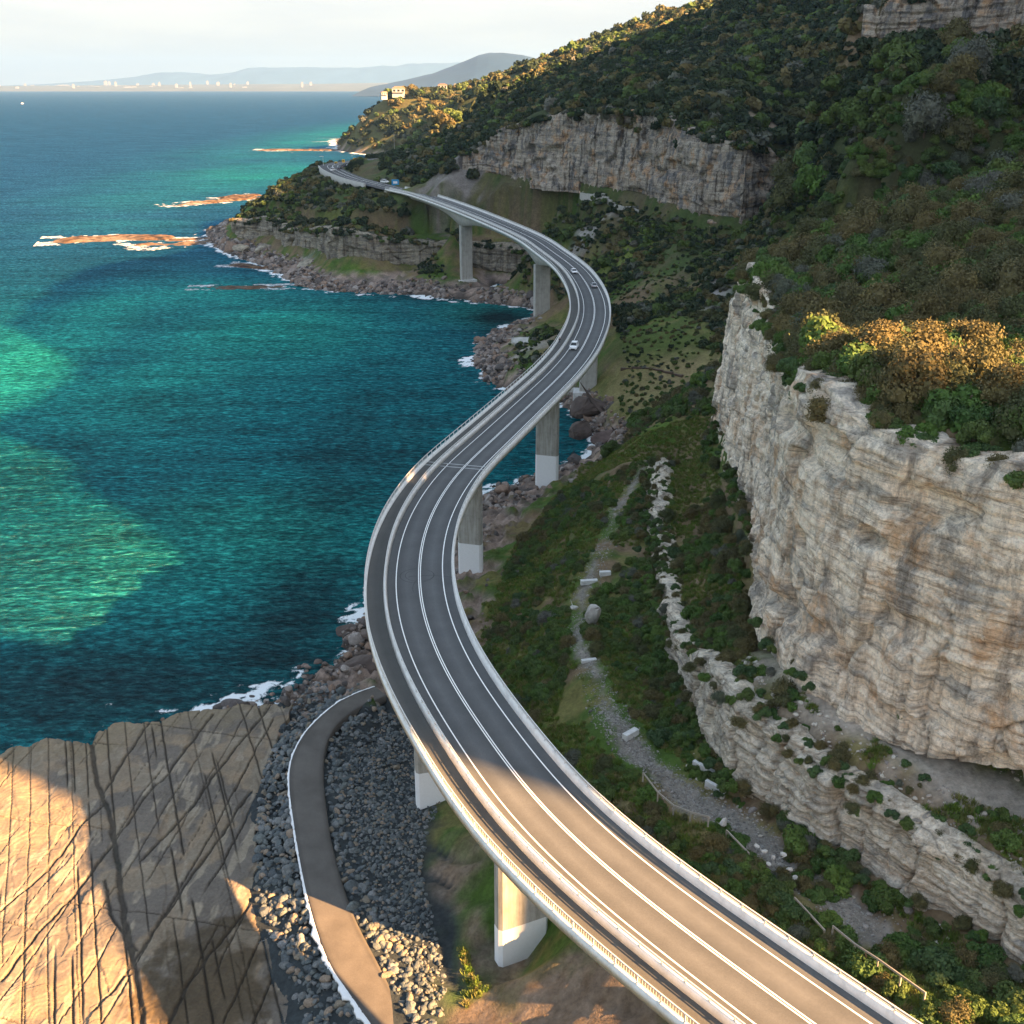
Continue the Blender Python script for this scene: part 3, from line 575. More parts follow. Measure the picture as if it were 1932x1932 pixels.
# ------------------------------------------------------------------ sea
def sea():
    xs = np.r_[-26000, -14000, -9000, -6000, -4000, -2600, -1800, -1300, -950, -700, -560, -460, -390, np.arange(-340, -235, 5), np.arange(-235, 60, 1.), np.arange(60, 100, 5), 140, 250, 500, 1000, 2000, 4000, 7000, 12000, 24000]
    ys = np.r_[-400, -200, -60, 0, 30, np.arange(50, 330, 1.0), np.arange(330, 620, 1.8), np.arange(620, 1000, 4), np.arange(1000, 2600, 14), np.geomspace(2600, 44000, 44)]
    X, Y = np.meshgrid(xs, ys); H = np.full(X.shape, -20.)
    k = (X > -430) & (X < 900) & (Y < 2700) & (Y > -200); H[k] = Hland(X[k], Y[k])
    gy_, gx_ = np.gradient(H, ys, xs); g = np.clip(np.hypot(gx_, gy_), .25, 3)
    d_ = np.clip(-H, -2, 60)/g
    d_ = np.minimum(np.maximum(d_, -2), 60)
    sc_ = 1+Y/250.
    n = fbm(X*.07, Y*.07, 0, 4, 77); foam = (1-sstep(.3, 1, d_/(2.1*sc_+n*5*sc_)))*sstep(-.35, .2, n+fbm(X*.3, Y*.3, 0, 3, 78)*.8+.12)
    foam = np.where((Y < 150) & (X < -44), foam*.15, foam); foam[H <= -19] = 0; foam[Y > 2300] = 0; foam[d_ > 3.5*sc_+2] = 0
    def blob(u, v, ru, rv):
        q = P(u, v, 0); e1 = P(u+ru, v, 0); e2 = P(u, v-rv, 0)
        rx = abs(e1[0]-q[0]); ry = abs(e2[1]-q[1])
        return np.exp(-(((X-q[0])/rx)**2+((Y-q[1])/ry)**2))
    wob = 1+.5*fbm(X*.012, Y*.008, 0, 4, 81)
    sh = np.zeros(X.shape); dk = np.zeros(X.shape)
    for u, v, a, b, k_ in [(110,640,150,110,.6),(280,600,150,80,.3),(170,740,130,60,.3),(330,1080,240,80,.3),(60,1130,160,90,.05),(480,620,260,70,.5),(330,700,220,90,.35),(900,590,150,26,.35),(480,330,180,30,.4),(300,370,160,25,.25),(620,255,90,25,.4),(200,425,160,14,.2),(400,560,220,35,.5),(420,1010,240,90,.45)]: sh = np.maximum(sh, k_*blob(u, v, a, b))  # shallows, plus lighter water painted in the shade to blend the sunlit edge
    for u, v, a, b, k_ in [(150,1300,420,95,1.),(560,1150,120,120,.8),(620,900,90,160,.5),(60,900,150,60,.5),(120,1060,260,130,.45),(500,1230,160,60,.8),(940,600,60,16,1.),(980,620,60,22,.9),(870,560,120,8,.8),(760,850,100,80,.35),(250,500,200,20,.3)]: dk = np.maximum(dk, k_*blob(u, v, a, b))  # weed beds, plus darkening painted over the sunlit water to dim it
    me = npmesh('sea', np.stack([X, Y, 0*X], -1).reshape(-1, 3), grid_faces(len(ys), len(xs)), True, {'foam': foam, 'shallow_glow': np.clip(sh*wob, 0, 1), 'weed_dim': np.clip(dk*wob, 0, 1), 'off': sstep(220, 950, Y)})
    m, n_, l, b = nmat('sea_water')
    def A(nm): a = n_.new('ShaderNodeAttribute'); a.attribute_name = nm; return a.outputs['Fac']
    v = coords(n_, l); vs = coords(n_, l, (1, .75, 1))
    big = noise(n_, l, v, .012, 5, .6); 
    base = mixc(n_, l, (.002, .086, .108), (.014, .085, .165), A('off'))
    shn = mth(n_, l, 'MULTIPLY', A('shallow_glow'), mth(n_, l, 'MULTIPLY_ADD', big, 1.6, .15))
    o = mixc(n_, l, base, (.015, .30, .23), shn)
    o = mixc(n_, l, o, (.003, .016, .022), mth(n_, l, 'MULTIPLY', A('weed_dim'), .9))
    rp = noise(n_, l, coords(n_, l, (.5, 1, 1)), .9, 6, .65, .3)
    rr = ramp(n_, [(.33, (.3,)*3), (.5, (.9, .9, .9)), (.64, (3.4, 2.2, 2.0))]); l.new(rp, rr.inputs[0]); o = mixc(n_, l, o, rr.outputs[0], .85, 'MULTIPLY')
    sw = noise(n_, l, coords(n_, l, (.22, 1, 1)), .07, 5, .7, .8); rs2 = ramp(n_, [(.34, (.62,)*3), (.5, (1, 1, 1)), (.66, (1.35, 1.3, 1.25))]); l.new(sw, rs2.inputs[0]); o = mixc(n_, l, o, rs2.outputs[0], .9, 'MULTIPLY')
    cr2 = noise(n_, l, coords(n_, l, (.45, 1, 1)), .38, 5, .7, .5); rs3 = ramp(n_, [(.36, (.55,)*3), (.52, (1, 1, 1)), (.66, (1.9, 1.7, 1.6))]); l.new(cr2, rs3.inputs[0]); o = mixc(n_, l, o, rs3.outputs[0], .8, 'MULTIPLY')
    fz = noise(n_, l, v, .75, 7, .75, 1.2); fs = mth(n_, l, 'ADD', A('foam'), mth(n_, l, 'MULTIPLY_ADD', fz, 2.6, -1.45))
    fr = ramp(n_, [(.30, (0, 0, 0)), (.62, (1, 1, 1))]); l.new(fs, fr.inputs[0])
    fm = mth(n_, l, 'MULTIPLY', fr.outputs[0], mth(n_, l, 'GREATER_THAN', A('foam'), .04))
    n_.remove(b); OUT = n_['Material Output']
    w1 = noise(n_, l, coords(n_, l, (.35, 1, 1)), .32, 3, .5, .6); w2 = noise(n_, l, coords(n_, l, (.6, 1, 1)), 1.2, 5, .65)
    hh = mth(n_, l, 'ADD', mth(n_, l, 'MULTIPLY', w1, 1.6), mth(n_, l, 'MULTIPLY', w2, .6))
    bp = n_.new('ShaderNodeBump'); bp.inputs['Strength'].default_value = 1; bp.inputs['Distance'].default_value = 2.0; l.new(hh, bp.inputs['Height'])
    df = n_.new('ShaderNodeBsdfDiffuse'); l.new(mixc(n_, l, (0, 0, 0), o, .20), df.inputs['Color'])
    gl = n_.new('ShaderNodeBsdfGlossy'); gl.inputs['Roughness'].default_value = .38; l.new(mixc(n_, l, o, (.9, .9, .9), 1, 'MULTIPLY'), gl.inputs['Color'])
    g2 = n_.new('ShaderNodeBsdfGlossy'); g2.inputs['Roughness'].default_value = .15; g2.inputs['Color'].default_value = (.012, .014, .016, 1)
    fo = n_.new('ShaderNodeBsdfDiffuse'); fo.inputs['Color'].default_value = (.72, .76, .78, 1)
    for q in (df, gl, g2): l.new(bp.outputs[0], q.inputs['Normal'])
    a1 = n_.new('ShaderNodeAddShader'); a2 = n_.new('ShaderNodeAddShader'); mx = n_.new('ShaderNodeMixShader')
    l.new(df.outputs[0], a1.inputs[0]); l.new(gl.outputs[0], a1.inputs[1]); l.new(a1.outputs[0], a2.inputs[0]); l.new(g2.outputs[0], a2.inputs[1])
    l.new(fm, mx.inputs[0]); l.new(a2.outputs[0], mx.inputs[1]); l.new(fo.outputs[0], mx.inputs[2]); l.new(mx.outputs[0], OUT.inputs['Surface'])
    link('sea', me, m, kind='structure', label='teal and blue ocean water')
sea()
# ------------------------------------------------------------------ rock platform with joint cracks
def tl(x0, y0, k, pts, z): return np.array([P((x0+k*a)/S, (y0+k*b)/S, z) for a, b in pts])
PL_IN = np.array([P(u, v, 1.3) for u, v in [(575,1290),(535,1370),(500,1450),(484,1560),(484,1680),(508,1760),(545,1850),(575,1932),(640,2080)]])
PL_SEA = np.array([P(u, v, .6) for u, v in [(-330,1600),(-120,1500),(-30,1440),(20,1412),(55,1408),(90,1392),(130,1402),(172,1402),(180,1384),(215,1368),(300,1366),(345,1345),(420,1340),(440,1325),(500,1318),(560,1296),(575,1285)]])
def platform():
    xs = np.arange(-88, -16, .12); ys = np.arange(80, 150, .12); X, Y = np.meshgrid(xs, ys)
    poly = [tuple(p[:2]) for p in PL_SEA]+[tuple(p[:2]) for p in PL_IN]+[(-14, 60), (-120, 60)]
    wx = X+vnoise(X*.5, Y*.5, 0, 4)*.5; wy = Y+vnoise(X*.5, Y*.5, 9, 4)*.5
    ins = in_poly(wx, wy, poly); dsea = seg_dist(wx, wy, PL_SEA[:, :2])*np.where(ins, 1, -1)
    n1 = fbm(X*.08, Y*.08, 0, 4, 5); n2 = fbm(X*.5, Y*.5, 0, 4, 6)
    cr = np.zeros(X.shape)
    def fam(nx, ny, sp, seed, wd, wig, prob):
        nonlocal cr
        L_ = math.hypot(nx, ny); q = (X*nx+Y*ny)/L_/sp+vnoise(X*.06, Y*.06, seed, 1)*wig+vnoise(X*.5, Y*.5, seed, 2)*.025
        al = (X*-ny+Y*nx)/L_
        i0 = np.floor(q).astype(np.int64); best = np.zeros(X.shape)
        for k in (-1, 0, 1):
            i = i0+k; pos = i+.35*(_h(i, i*0, i*0, seed)*2-1); st = _h(i, i*0+3, i*0, seed)
            on = sstep(prob, prob+.1, .5+.5*vnoise(al*.06, i*3.7, 0, seed+4)+.25*st)
            dd = np.abs(q-pos)*sp; ww = wd*(.5+1.2*st*st); best = np.maximum(best, (1-sstep(ww*.35, ww, dd))*on*(.45+.55*st))
        cr = np.maximum(cr, best)
    fam(1, -.10, 3.0, 101, .11, .05, .50); fam(.93, .37, 2.6, 102, .11, .05, .42)
    fam(.2, 1, 2.6, 104, .11, .2, .8); fam(.93, .37, 1.6, 105, .10, .08, .86)
    big = tl(0, 2600, .7764, [(465,470),(500,680),(555,800),(600,1080),(620,1250),(660,1480),(690,1650),(725,1900),(740,2000)], 1.3)
    dd = seg_dist(X+n2*.25, Y+n2*.25, big[:, :2]); cr = np.maximum(cr, 1-sstep(.16, .5, dd))
    for pts in ([(1100,330),(880,600),(600,950),(380,1250),(180,1470),(0,1700)],[(1400,280),(1180,540),(960,830),(720,1080)],[(1290,720),(1080,1030),(860,1350),(620,1700),(500,1850)],[(1330,1230),(1150,1480),(940,1760),(860,1927)],[(540,770),(420,900),(240,1130),(0,1340)],[(770,380),(640,560),(520,740)],[(700,1550),(560,1350),(540,1180)]):
        l_ = tl(0, 2600, .7764, pts, 1.3); dd = seg_dist(X+n2*.3, Y+n2*.3, l_[:, :2]); cr = np.maximum(cr, .9*(1-sstep(.08, .3, dd)))
    ci, cj = np.floor((X-.1*Y)/3.1+.3*n1*3), np.floor((X*.93+Y*.37)/3.4+.3*n1*3)
    slab = vnoise(ci*5.1, cj*3.7, 0, 8)*.16+np.floor(fbm(X*.16, Y*.16, 0, 3, 18)*7)/7*.5
    Z = 1.25+n1*.25+n2*.10+slab-cr*.4+.012*(112-Y)*0
    lip = .28*np.exp(-((dsea-1.6)/1.1)**2)*sstep(-.4, .4, vnoise(X*.25, Y*.25, 0, 12)); Z = Z+lip
    Z = np.where(dsea > 0, Z-1.9*(1-sstep(0, .9, dsea)), -.8+dsea*.4); Z = np.maximum(Z, -3)
    def L(a, b, t): return a+(b-a)*t[..., None]
    n3 = fbm(X*.9, Y*.3, 0, 4, 14); n4 = fbm(X*.2, Y*.2, 3, 4, 15)
    c = L(np.array([.22, .165, .11]), np.array([.13, .11, .09]), sstep(-.2, .1, n4)); c = L(c, np.array([.27, .225, .165]), sstep(.12, .35, n3)*.8)
    c = L(c, np.array([.16, .13, .095]), sstep(.12, .32, -n4+n3*.3)*.6)
    c = L(c, np.array([.19, .15, .095]), sstep(9, 1, dsea+n2*4)*.8)
    pd = P(400, 1860, 1.3); c = L(c, np.array([.06, .042, .022]), sstep(9, 5, np.hypot(X-pd[0], (Y-pd[1])*.8)+n2*5)*.9)
    c = L(c, np.array([.03, .024, .018])+0*c, sstep(.25, .8, cr)*.8)
    c = L(c, np.array([.04, .04, .03])+0*c, sstep(.7, .2, Z)*.8)
    m = colmat('platform_rock', .85, .22, .5, 3., .12, .7, .3)
    me = npmesh('rock_platform', np.stack([X, Y, Z], -1).reshape(-1, 3), grid_faces(len(ys), len(xs)), True, col=c.reshape(-1, 3))
    link('rock_platform', me, m, kind='structure', label='cracked tan rock platform at the water')
platform()

# ------------------------------------------------------------------ concrete track, cobbles
PTL = [(1932,188),(1850,215),(1750,260),(1680,315),(1620,370),(1570,425),(1530,490),(1500,560),(1487,640),(1490,740),(1505,850),(1520,950),(1545,1100),(1565,1200),(1590,1310),(1620,1420),(1660,1540),(1710,1650),(1790,1760),(1860,1860),(1930,1960),(2010,2080)]
PTR = [(1990,235),(1932,262),(1850,295),(1790,335),(1730,390),(1700,440),(1680,490),(1668,560),(1665,640),(1672,740),(1690,880),(1700,960),(1725,1060),(1745,1140),(1770,1220),(1790,1285),(1835,1400),(1880,1490),(1950,1620),(2010,1740),(2070,1860),(2120,1980)]
def build_track():
    z = 3.9; L = tl(0, 2600, .7764, PTL, z); Rr = tl(0, 2600, .7764, PTR, z)
    def rs(a, n=120):
        s_ = np.r_[0, np.cumsum(np.linalg.norm(np.diff(a[:, :2], axis=0), axis=1))]; t = np.linspace(0, s_[-1], n)
        return gsm(np.stack([np.interp(t, s_, a[:, k]) for k in range(3)], 1), 2)
    L = rs(L); Rr = rs(Rr); cols = 14; n = len(L)
    V = []; c = []
    for k in range(cols):
        f = k/(cols-1); p = L*(1-f)+Rr*f; p = p.copy(); p[:, 2] += .05*math.sin(f*math.pi); V.append(p)
        nn = fbm(p[:, 0]*.6, p[:, 1]*.6, 0, 3, 61)[:, None]; c.append(np.array([.105, .095, .085])*(1+.25*nn)*(1-.22*(abs(f-.5) > .42)))
    for sgn, base in ((0, V[0]), (1, V[cols-1])):
        q = base.copy(); q[:, 2] -= 1.2; (V.insert(0, q), c.insert(0, c[0])) if sgn == 0 else (V.append(q), c.append(c[-1]))
    V = np.stack(V, 1).reshape(-1, 3); c = np.stack(c, 1).reshape(-1, 3)
    link('track', npmesh('track', V, grid_faces(n, cols+2), False, col=c), M['asph'], kind='structure', label='dark paved track curving down to the rock platform')
    # ragged pale cloth edging that shows between paving and stones
    LL, _ = resample(L, .25); d_ = gsm(np.gradient(LL[:, :2], axis=0), 3); d_ /= np.linalg.norm(d_, axis=1)[:, None]; nl = np.stack([-d_[:, 1], d_[:, 0]], 1)
    if np.mean((LL[:, :2]+nl-L.mean(0)[:2])[:, 0]) > np.mean((LL[:, :2]-nl-L.mean(0)[:2])[:, 0]): nl = -nl
    k = len(LL); wd = .12+.22*np.abs(fbm(np.arange(k)*.31, 0*np.arange(k), 0, 3, 9))+.5*sstep(108, 92, LL[:, 1])*np.abs(fbm(np.arange(k)*.2, 0*np.arange(k), 0, 3, 10))*1.6
    a = LL[:, :2]-nl*.05; b = LL[:, :2]+nl*wd[:, None]
    zt = LL[:, 2]+.06+.05*vnoise(np.arange(k)*.7, 0*np.arange(k)); V = np.concatenate([np.c_[a, zt-.03], np.c_[b, zt+.05*vnoise(np.arange(k)*.9, 5+0*np.arange(k))], np.c_[b+nl*.04, zt-.3], np.c_[a, zt-.3]])
    fq = []
    for r_ in range(3):
        for i in range(k-1): fq.append((r_*k+i, r_*k+i+1, (r_+1)*k+i+1, (r_+1)*k+i))
    link('cloth_edging', npmesh('cloth_edging', V, fq), M['signwhite'], label='ragged white cloth edging along the seaward side of the dark track', category='edging') if False else tag(link('cloth_edging', npmesh('cloth_edging', V, fq), M['signwhite']), 'ragged white cloth edging along the seaward side of the dark track', 'edging')
    return L, Rr
TRL, TRR = build_track()
# ------------------------------------------------------------------ the bridge
bridge = empty('road_bridge', (0, 0, 0), label='curving white concrete coastal road bridge with walkway standing on wall piers', cat='bridge')
def sweep(name, prof, s0, s1, mat, step=2., closed=True, col=None, parent=bridge, dzf=None):
    """profile of (offset, dz) swept along the road line"""
    n = max(2, int((s1-s0)/step)+1); s = np.linspace(s0, s1, n); k = len(prof); V = np.empty((n, k, 3))
    for i, (o, dz) in enumerate(prof): V[:, i] = at_s(s, o, dz if dzf is None else dzf(s, i, dz))
    idx = np.arange(n*k).reshape(n, k); fs = []
    kk = k if closed else k-1
    for j in range(kk):
        a = idx[:-1, j]; b = idx[:-1, (j+1) % k]; c = idx[1:, (j+1) % k]; d_ = idx[1:, j]; fs.append(np.stack([a, b, c, d_], -1))
    fs = np.concatenate(fs); me = npmesh(name, V.reshape(-1, 3), fs, col=None if col is None else np.tile(col, (n, 1)))
    if closed:
        bm = bmesh.new(); bm.from_mesh(me); bm.verts.ensure_lookup_table()
        try:
            bm.faces.new([bm.verts[i] for i in idx[0]]); bm.faces.new([bm.verts[i] for i in idx[-1][::-1]])
        except Exception: pass
        bmesh.ops.recalc_face_normals(bm, faces=bm.faces); bm.to_mesh(me); bm.free()
    return link(name, me, mat, parent)
OL, OR = -7.7, 5.0
PIERS = [(539, 4, .5, -1.6, 6), (446, 2, 0, -1.7, 6.6), (326, 4, 0, -1.25, 5.4), (249, 3.6, 6.5, -1.25, 5.5), (196, 3.2, 6.3, -1.7, 4.8), (158, 3, 5.5, -1.25, 4.8), (120.3, 3.4, 6.5, -.6, 4.8), (92.4, 4.4, 5.4, .45, 5.8)]
haunch = [s_at_y(y) for y in (539, 446, 326)]
def girder_depth(s):
    d_ = 2.3+0*s
    for h in haunch: d_ = d_+4.2*np.exp(-np.abs((s-h)/17.)**1.5)
    return d_
def gdz(s, i, dz): return -girder_depth(s)-.2 if dz < -2 else dz+0*s
sweep('deck_slab', [(OL, .02), (OL, -.42), (-4.6, -.62), (2.2, -.62), (OR, -.42), (OR, .02)], 0, S_END, M['barrier'])
sweep('box_girder', [(-4.5, -.6), (2.1, -.6), (1.7, -2.5), (-4.1, -2.5)], 0, S_END, M['conc'], dzf=gdz)
offs = [-7.35, -6.9, -6.2, -5.6, -5.15, -4.55, -3.9, -3.3, -2.6, -1.8, -1.0, -.3, .3, 1.0, 1.8, 2.6, 3.3, 3.9, 4.55]
ac = []
for o in offs:
    g = .062+.012*math.cos((abs(o)-1.75)*2.2); g = g*.93 if o < -5.1 else g
    g *= 1.36; ac.append([g*.96, g*1.0, g*1.03] if o > -5.1 else [g*1.0, g*1.0, g*.95])
sweep('asphalt', [(o, .045) for o in offs], 0, S_END, M['asph'], 1.5, closed=False, col=np.array(ac))
for nm, o, wd in (('edge_line', -3.3, .07), ('edge_line', 3.3, .07), ('centre_line', -.13, .06), ('centre_line', .13, .06)):
    sweep(nm, [(o-wd, .050), (o+wd, .050)], 0, S_END, M['line'], 1.5, closed=False)
for k in range(2): sj = s_at_y(187.5)+k*1.6; sweep('expansion_joint', [(OL+.4, .0505), (4.5, .0505)], sj, sj+.35, M['joint'], .3, closed=False)
# doughnut tyre mark
mk = Pd(1669/S, 2303/S)
def ring(cx, cy, r, wd, a0, a1, wob=.0):
    n = 60; V = []
    for i in range(n):
        a = a0+(a1-a0)*i/(n-1); rr = r+wob*i/n
        for q in (-wd, wd): V.append((cx+(rr+q)*math.cos(a), cy+(rr+q)*math.sin(a), 28.0495))
    return V, [(2*i, 2*i+1, 2*i+3, 2*i+2) for i in range(n-1)]
Vv, Ff = [], []
for args in ((mk[0]-.05, mk[1], 2.35, .05, 1.2, 6.6, .1), (mk[0]+.3, mk[1]+.1, 2.0, .04, 2.4, 7.4, .05), (mk[0]+1.7, mk[1]-9, 9.0, .05, 1.0, 1.9, 0), (mk[0]+6.3, mk[1]-3.7, 6.6, .04, 2.55, 3.4, 0)):
    v_, f_ = ring(*args); b0 = len(Vv); Vv += v_; Ff += [tuple(i+b0 for i in f) for f in f_]
link('tyre_mark', npmesh('tyre_mark', Vv, Ff), M['skid'], bridge)
# barriers
sweep('outer_parapet', [(OL-.03, -.55), (OL-.03, .55), (-7.42, .55), (-7.36, .0), (-7.36, -.1)], 0, S_END, M['barrier'])
sweep('median_barrier', [(-5.12, .03), (-5.0, .62), (-4.98, .82), (-4.72, .82), (-4.70, .62), (-4.56, .03)], 0, S_END, M['barrier'])
sweep('inner_parapet', [(4.56, .03), (4.68, .35), (4.74, .82), (OR+.03, .82), (OR+.03, -.55), (OR-.1, -.55)], 0, S_END, M['barrier'])
def railbar(name, off, dz, r=.045, s1=None):
    sweep(name, [(off-r, dz-r), (off+r, dz-r), (off+r, dz+r), (off-r, dz+r)], 0, s1 or S_END, M['steel'], 2.)
railbar('top_rail', -7.6, 1.42, .05); railbar('rail', -7.6, .78, .03)
railbar('top_rail', -4.86, 1.22, .05); railbar('rail', -4.80, 1.02, .035)
railbar('top_rail', 4.88, 1.28, .055); railbar('rail', 4.84, 1.06, .04)
def rail_posts(off, z0, z1, sp, wd, n_ind):
    m_ = MB(); m_.box((0, 0, (z1-z0)/2), (wd, .09, z1-z0), bev=.012); m_.box((0, 0, .02), (wd*1.8, .2, .04)); m_.box((0, 0, z1-z0-.05), (wd*1.5, .1, .16))
    proto = m_.build('rail_post', M['steel']); me = proto.data; bpy.data.objects.remove(proto)
    ss = np.arange(1.0, S_END, sp)
    vis = [s for s in ss if at_s(s)[1] > 44]
    for s in vis[:n_ind]:
        p = at_s(s, off, z0); o = link('rail_post', me, None, bridge, loc=p, rz=head_s(s))
    V0 = np.array([v.co for v in me.vertices]); F0 = [tuple(p.vertices) for p in me.polygons]; out = bmesh.new()
    for s in vis[n_ind:]:
        e = Euler((0, 0, head_s(s))).to_matrix(); p = Vector(at_s(s, off, z0)); vs = [out.verts.new(e @ Vector((v[0]*1.1, v[1], v[2]))+p) for v in V0[:8]]
        for f in ((0, 1, 3, 2),): pass
        out.verts.ensure_lookup_table()
        x0, y0 = wd/2, .05
        for v, (a, b, c) in zip(vs, ((-x0, -y0, 0), (x0, -y0, 0), (x0, y0, 0), (-x0, y0, 0), (-x0, -y0, z1-z0), (x0, -y0, z1-z0), (x0, y0, z1-z0), (-x0, y0, z1-z0))): v.co = e @ Vector((a, b, c))+p
        for f in ((0, 1, 5, 4), (1, 2, 6, 5), (2, 3, 7, 6), (3, 0, 4, 7), (4, 5, 6, 7)): out.faces.new([vs[i] for i in f])
    rest = bpy.data.meshes.new('rail_posts'); out.to_mesh(rest); out.free()
    link('rail_posts', rest, M['steel'], bridge, kind='stuff')
rail_posts(-7.6, .55, 1.42, 2.4, .1, 32); rail_posts(-4.86, .82, 1.22, 2.4, .12, 34); rail_posts(4.88, .82, 1.28, 2.4, .12, 34)
def balusters():
    ss = np.arange(.2, s_at_y(190), .28); bm = bmesh.new()
    for s in ss:
        p = Vector(at_s(s, -7.6, .55)); h = head_s(s); dx = Vector((math.cos(h), math.sin(h), 0))*.014; dy = Vector((-math.sin(h), math.cos(h), 0))*.014; up = Vector((0, 0, .84))
        vs = [bm.verts.new(q) for q in (p-dx-dy, p+dx-dy, p+dx+dy, p-dx+dy, p-dx-dy+up, p+dx-dy+up, p+dx+dy+up, p-dx+dy+up)]
        for f in ((0, 1, 5, 4), (1, 2, 6, 5), (2, 3, 7, 6), (3, 0, 4, 7)): bm.faces.new([vs[i] for i in f])
    me = bpy.data.meshes.new('balusters'); bm.to_mesh(me); bm.free(); link('balusters', me, M['steel'], bridge, kind='stuff')
balusters()
# piers: walls across the deck, chamfered, lower part painted white against graffiti
for y, zb, paint, oc, wdt in PIERS:
    s = s_at_y(y); p = at_s(s, oc); h = head_s(s); top = p[2]-.2-float(girder_depth(np.array([s]))[0])
    th = 2.6 if y > 300 else 1.7
    pr = [(-wdt/2+.35, -th/2), (wdt/2-.35, -th/2), (wdt/2, -th/2+.35), (wdt/2, th/2-.35), (wdt/2-.35, th/2), (-wdt/2+.35, th/2), (-wdt/2, th/2-.35), (-wdt/2, -th/2+.35)]
    def wall(name, z0, z1, k, mat, par, bev=0):
        bm = bmesh.new(); a = [bm.verts.new((x*k, y_*k, z0)) for x, y_ in pr]; b = [bm.verts.new((x*k, y_*k, z1)) for x, y_ in pr]
        bm.faces.new(a[::-1]); bm.faces.new(b)
        for i in range(8): bm.faces.new((a[i], a[(i+1) % 8], b[(i+1) % 8], b[i]))
        me = bpy.data.meshes.new(name); bm.to_mesh(me); bm.free()
        return link(name, me, mat, par)
    o = wall('pier', -3, top-zb+.05, 1., M['pier'] if y < 300 else M['conc'], bridge); o.location = (p[0], p[1], zb); o.rotation_euler = (0, 0, h)
    if paint > 1: wall('painted_base', -3, paint, 1.006, M['paint'], o)
    zz = 3.2
    while zz < top-zb-1:
        if zz > paint: wall('pour_joint', zz, zz+.07, 1.004, M['joint'] if False else M['pier'], o) if False else None
        zz += 3.2
    if y > 300:
        m_ = MB(); m_.box((0, 0, 0), (9, 6, 2.4 if y != 326 else 4), bev=.15); m_.build('footing', M['block'], o).location = (0, 0, -.6)
# abutment at the far end
m_ = MB(); pa = at_s(S_END, -1.3, -2.2); m_.box((0, 0, 0), (12.4, 3, 4.2), bev=.1); ab = m_.build('abutment', M['conc'], bridge); ab.location = pa; ab.rotation_euler = (0, 0, head_s(S_END))
# ---- road beyond the bridge
SF = CLS[-1]-1
rd = [(o, .03) for o in (-8.5, -5, -3.3, -1.5, 0, 1.5, 3.3, 5.5)]
r_ = sweep('road', rd, S_END-.2, SF, M['asph'], 2, closed=False, col=np.array([[.06, .062, .064]]*8), parent=None); tag(r_, 'two lane asphalt road on the promontory', None, None, 'structure')
for o, wd in ((-3.3, .09), (3.3, .09), (-.18, .08), (.18, .08)):
    r_ = sweep('road_marking', [(o-wd, .04), (o+wd, .04)], S_END, SF, M['line'], 2, closed=False, parent=None); tag(r_, 'white line painted on the far road', None, None, 'structure')
rw = sweep('retaining_wall', [(-9.3, .95), (-9.3, -4.5), (-8.6, -4.5), (-8.6, .95)], s_at_y(640), s_at_y(742), M['conc'], 2, parent=None)
tag(rw, 'long pale grey retaining wall below the far road on the promontory', 'wall')

# ------------------------------------------------------------------ vegetation
def crown_mesh(name, seed, lobes, cards, size, flat=.75, core=True, spike=0.):
    r = np.random.default_rng(seed)
    cen = []; rad = []
    for i in range(lobes):
        a = r.uniform(0, 6.283); q = math.sqrt(r.uniform(0, 1))*.62; zc = r.uniform(.15, .95)*flat
        cen.append((q*math.cos(a), q*math.sin(a), zc*(1-.5*q))); rad.append(r.uniform(.26, .46)*(1-.25*q))
    cen = np.array(cen); rad = np.array(rad)
    n = cards; k = r.integers(0, lobes, n); d_ = r.normal(size=(n, 3)); d_[:, 2] += .35; d_ /= np.linalg.norm(d_, axis=1)[:, None]
    rr = rad[k]*(1+r.normal(size=n)*.10+spike*np.abs(r.normal(size=n))); p = cen[k]+d_*rr[:, None]*np.array([1, 1, .85])
    nrm = d_+r.normal(size=(n, 3))*.55; nrm /= np.linalg.norm(nrm, axis=1)[:, None]
    up = np.tile([0, 0, 1.], (n, 1))+r.normal(size=(n, 3))*.5; t = np.cross(nrm, up); t /= np.linalg.norm(t, axis=1)[:, None]; b = np.cross(nrm, t)
    sz = size*(.6+.8*r.random(n))[:, None]
    a_ = r.uniform(.5, 1., (n, 1)); V = np.stack([p-t*sz*a_-b*sz*.6, p+t*sz*.8-b*sz, p+t*sz*a_+b*sz*.8, p-t*sz*.7+b*sz], 1).reshape(-1, 3)
    V[:, 2] = np.maximum(V[:, 2], -.05)
    Fq = np.arange(4*n).reshape(n, 4)
    me = npmesh(name, V, Fq)
    if core:
        bm = bmesh.new(); bm.from_mesh(me)
        for c, q in zip(cen, rad):
            rr_ = bmesh.ops.create_icosphere(bm, subdivisions=1, radius=q*.84)
            for v in rr_['verts']: v.co = Vector((v.co.x*(1+r.normal()*.12), v.co.y*(1+r.normal()*.12), v.co.z*.8))+Vector(c)
        bm.to_mesh(me); bm.free()
    return me
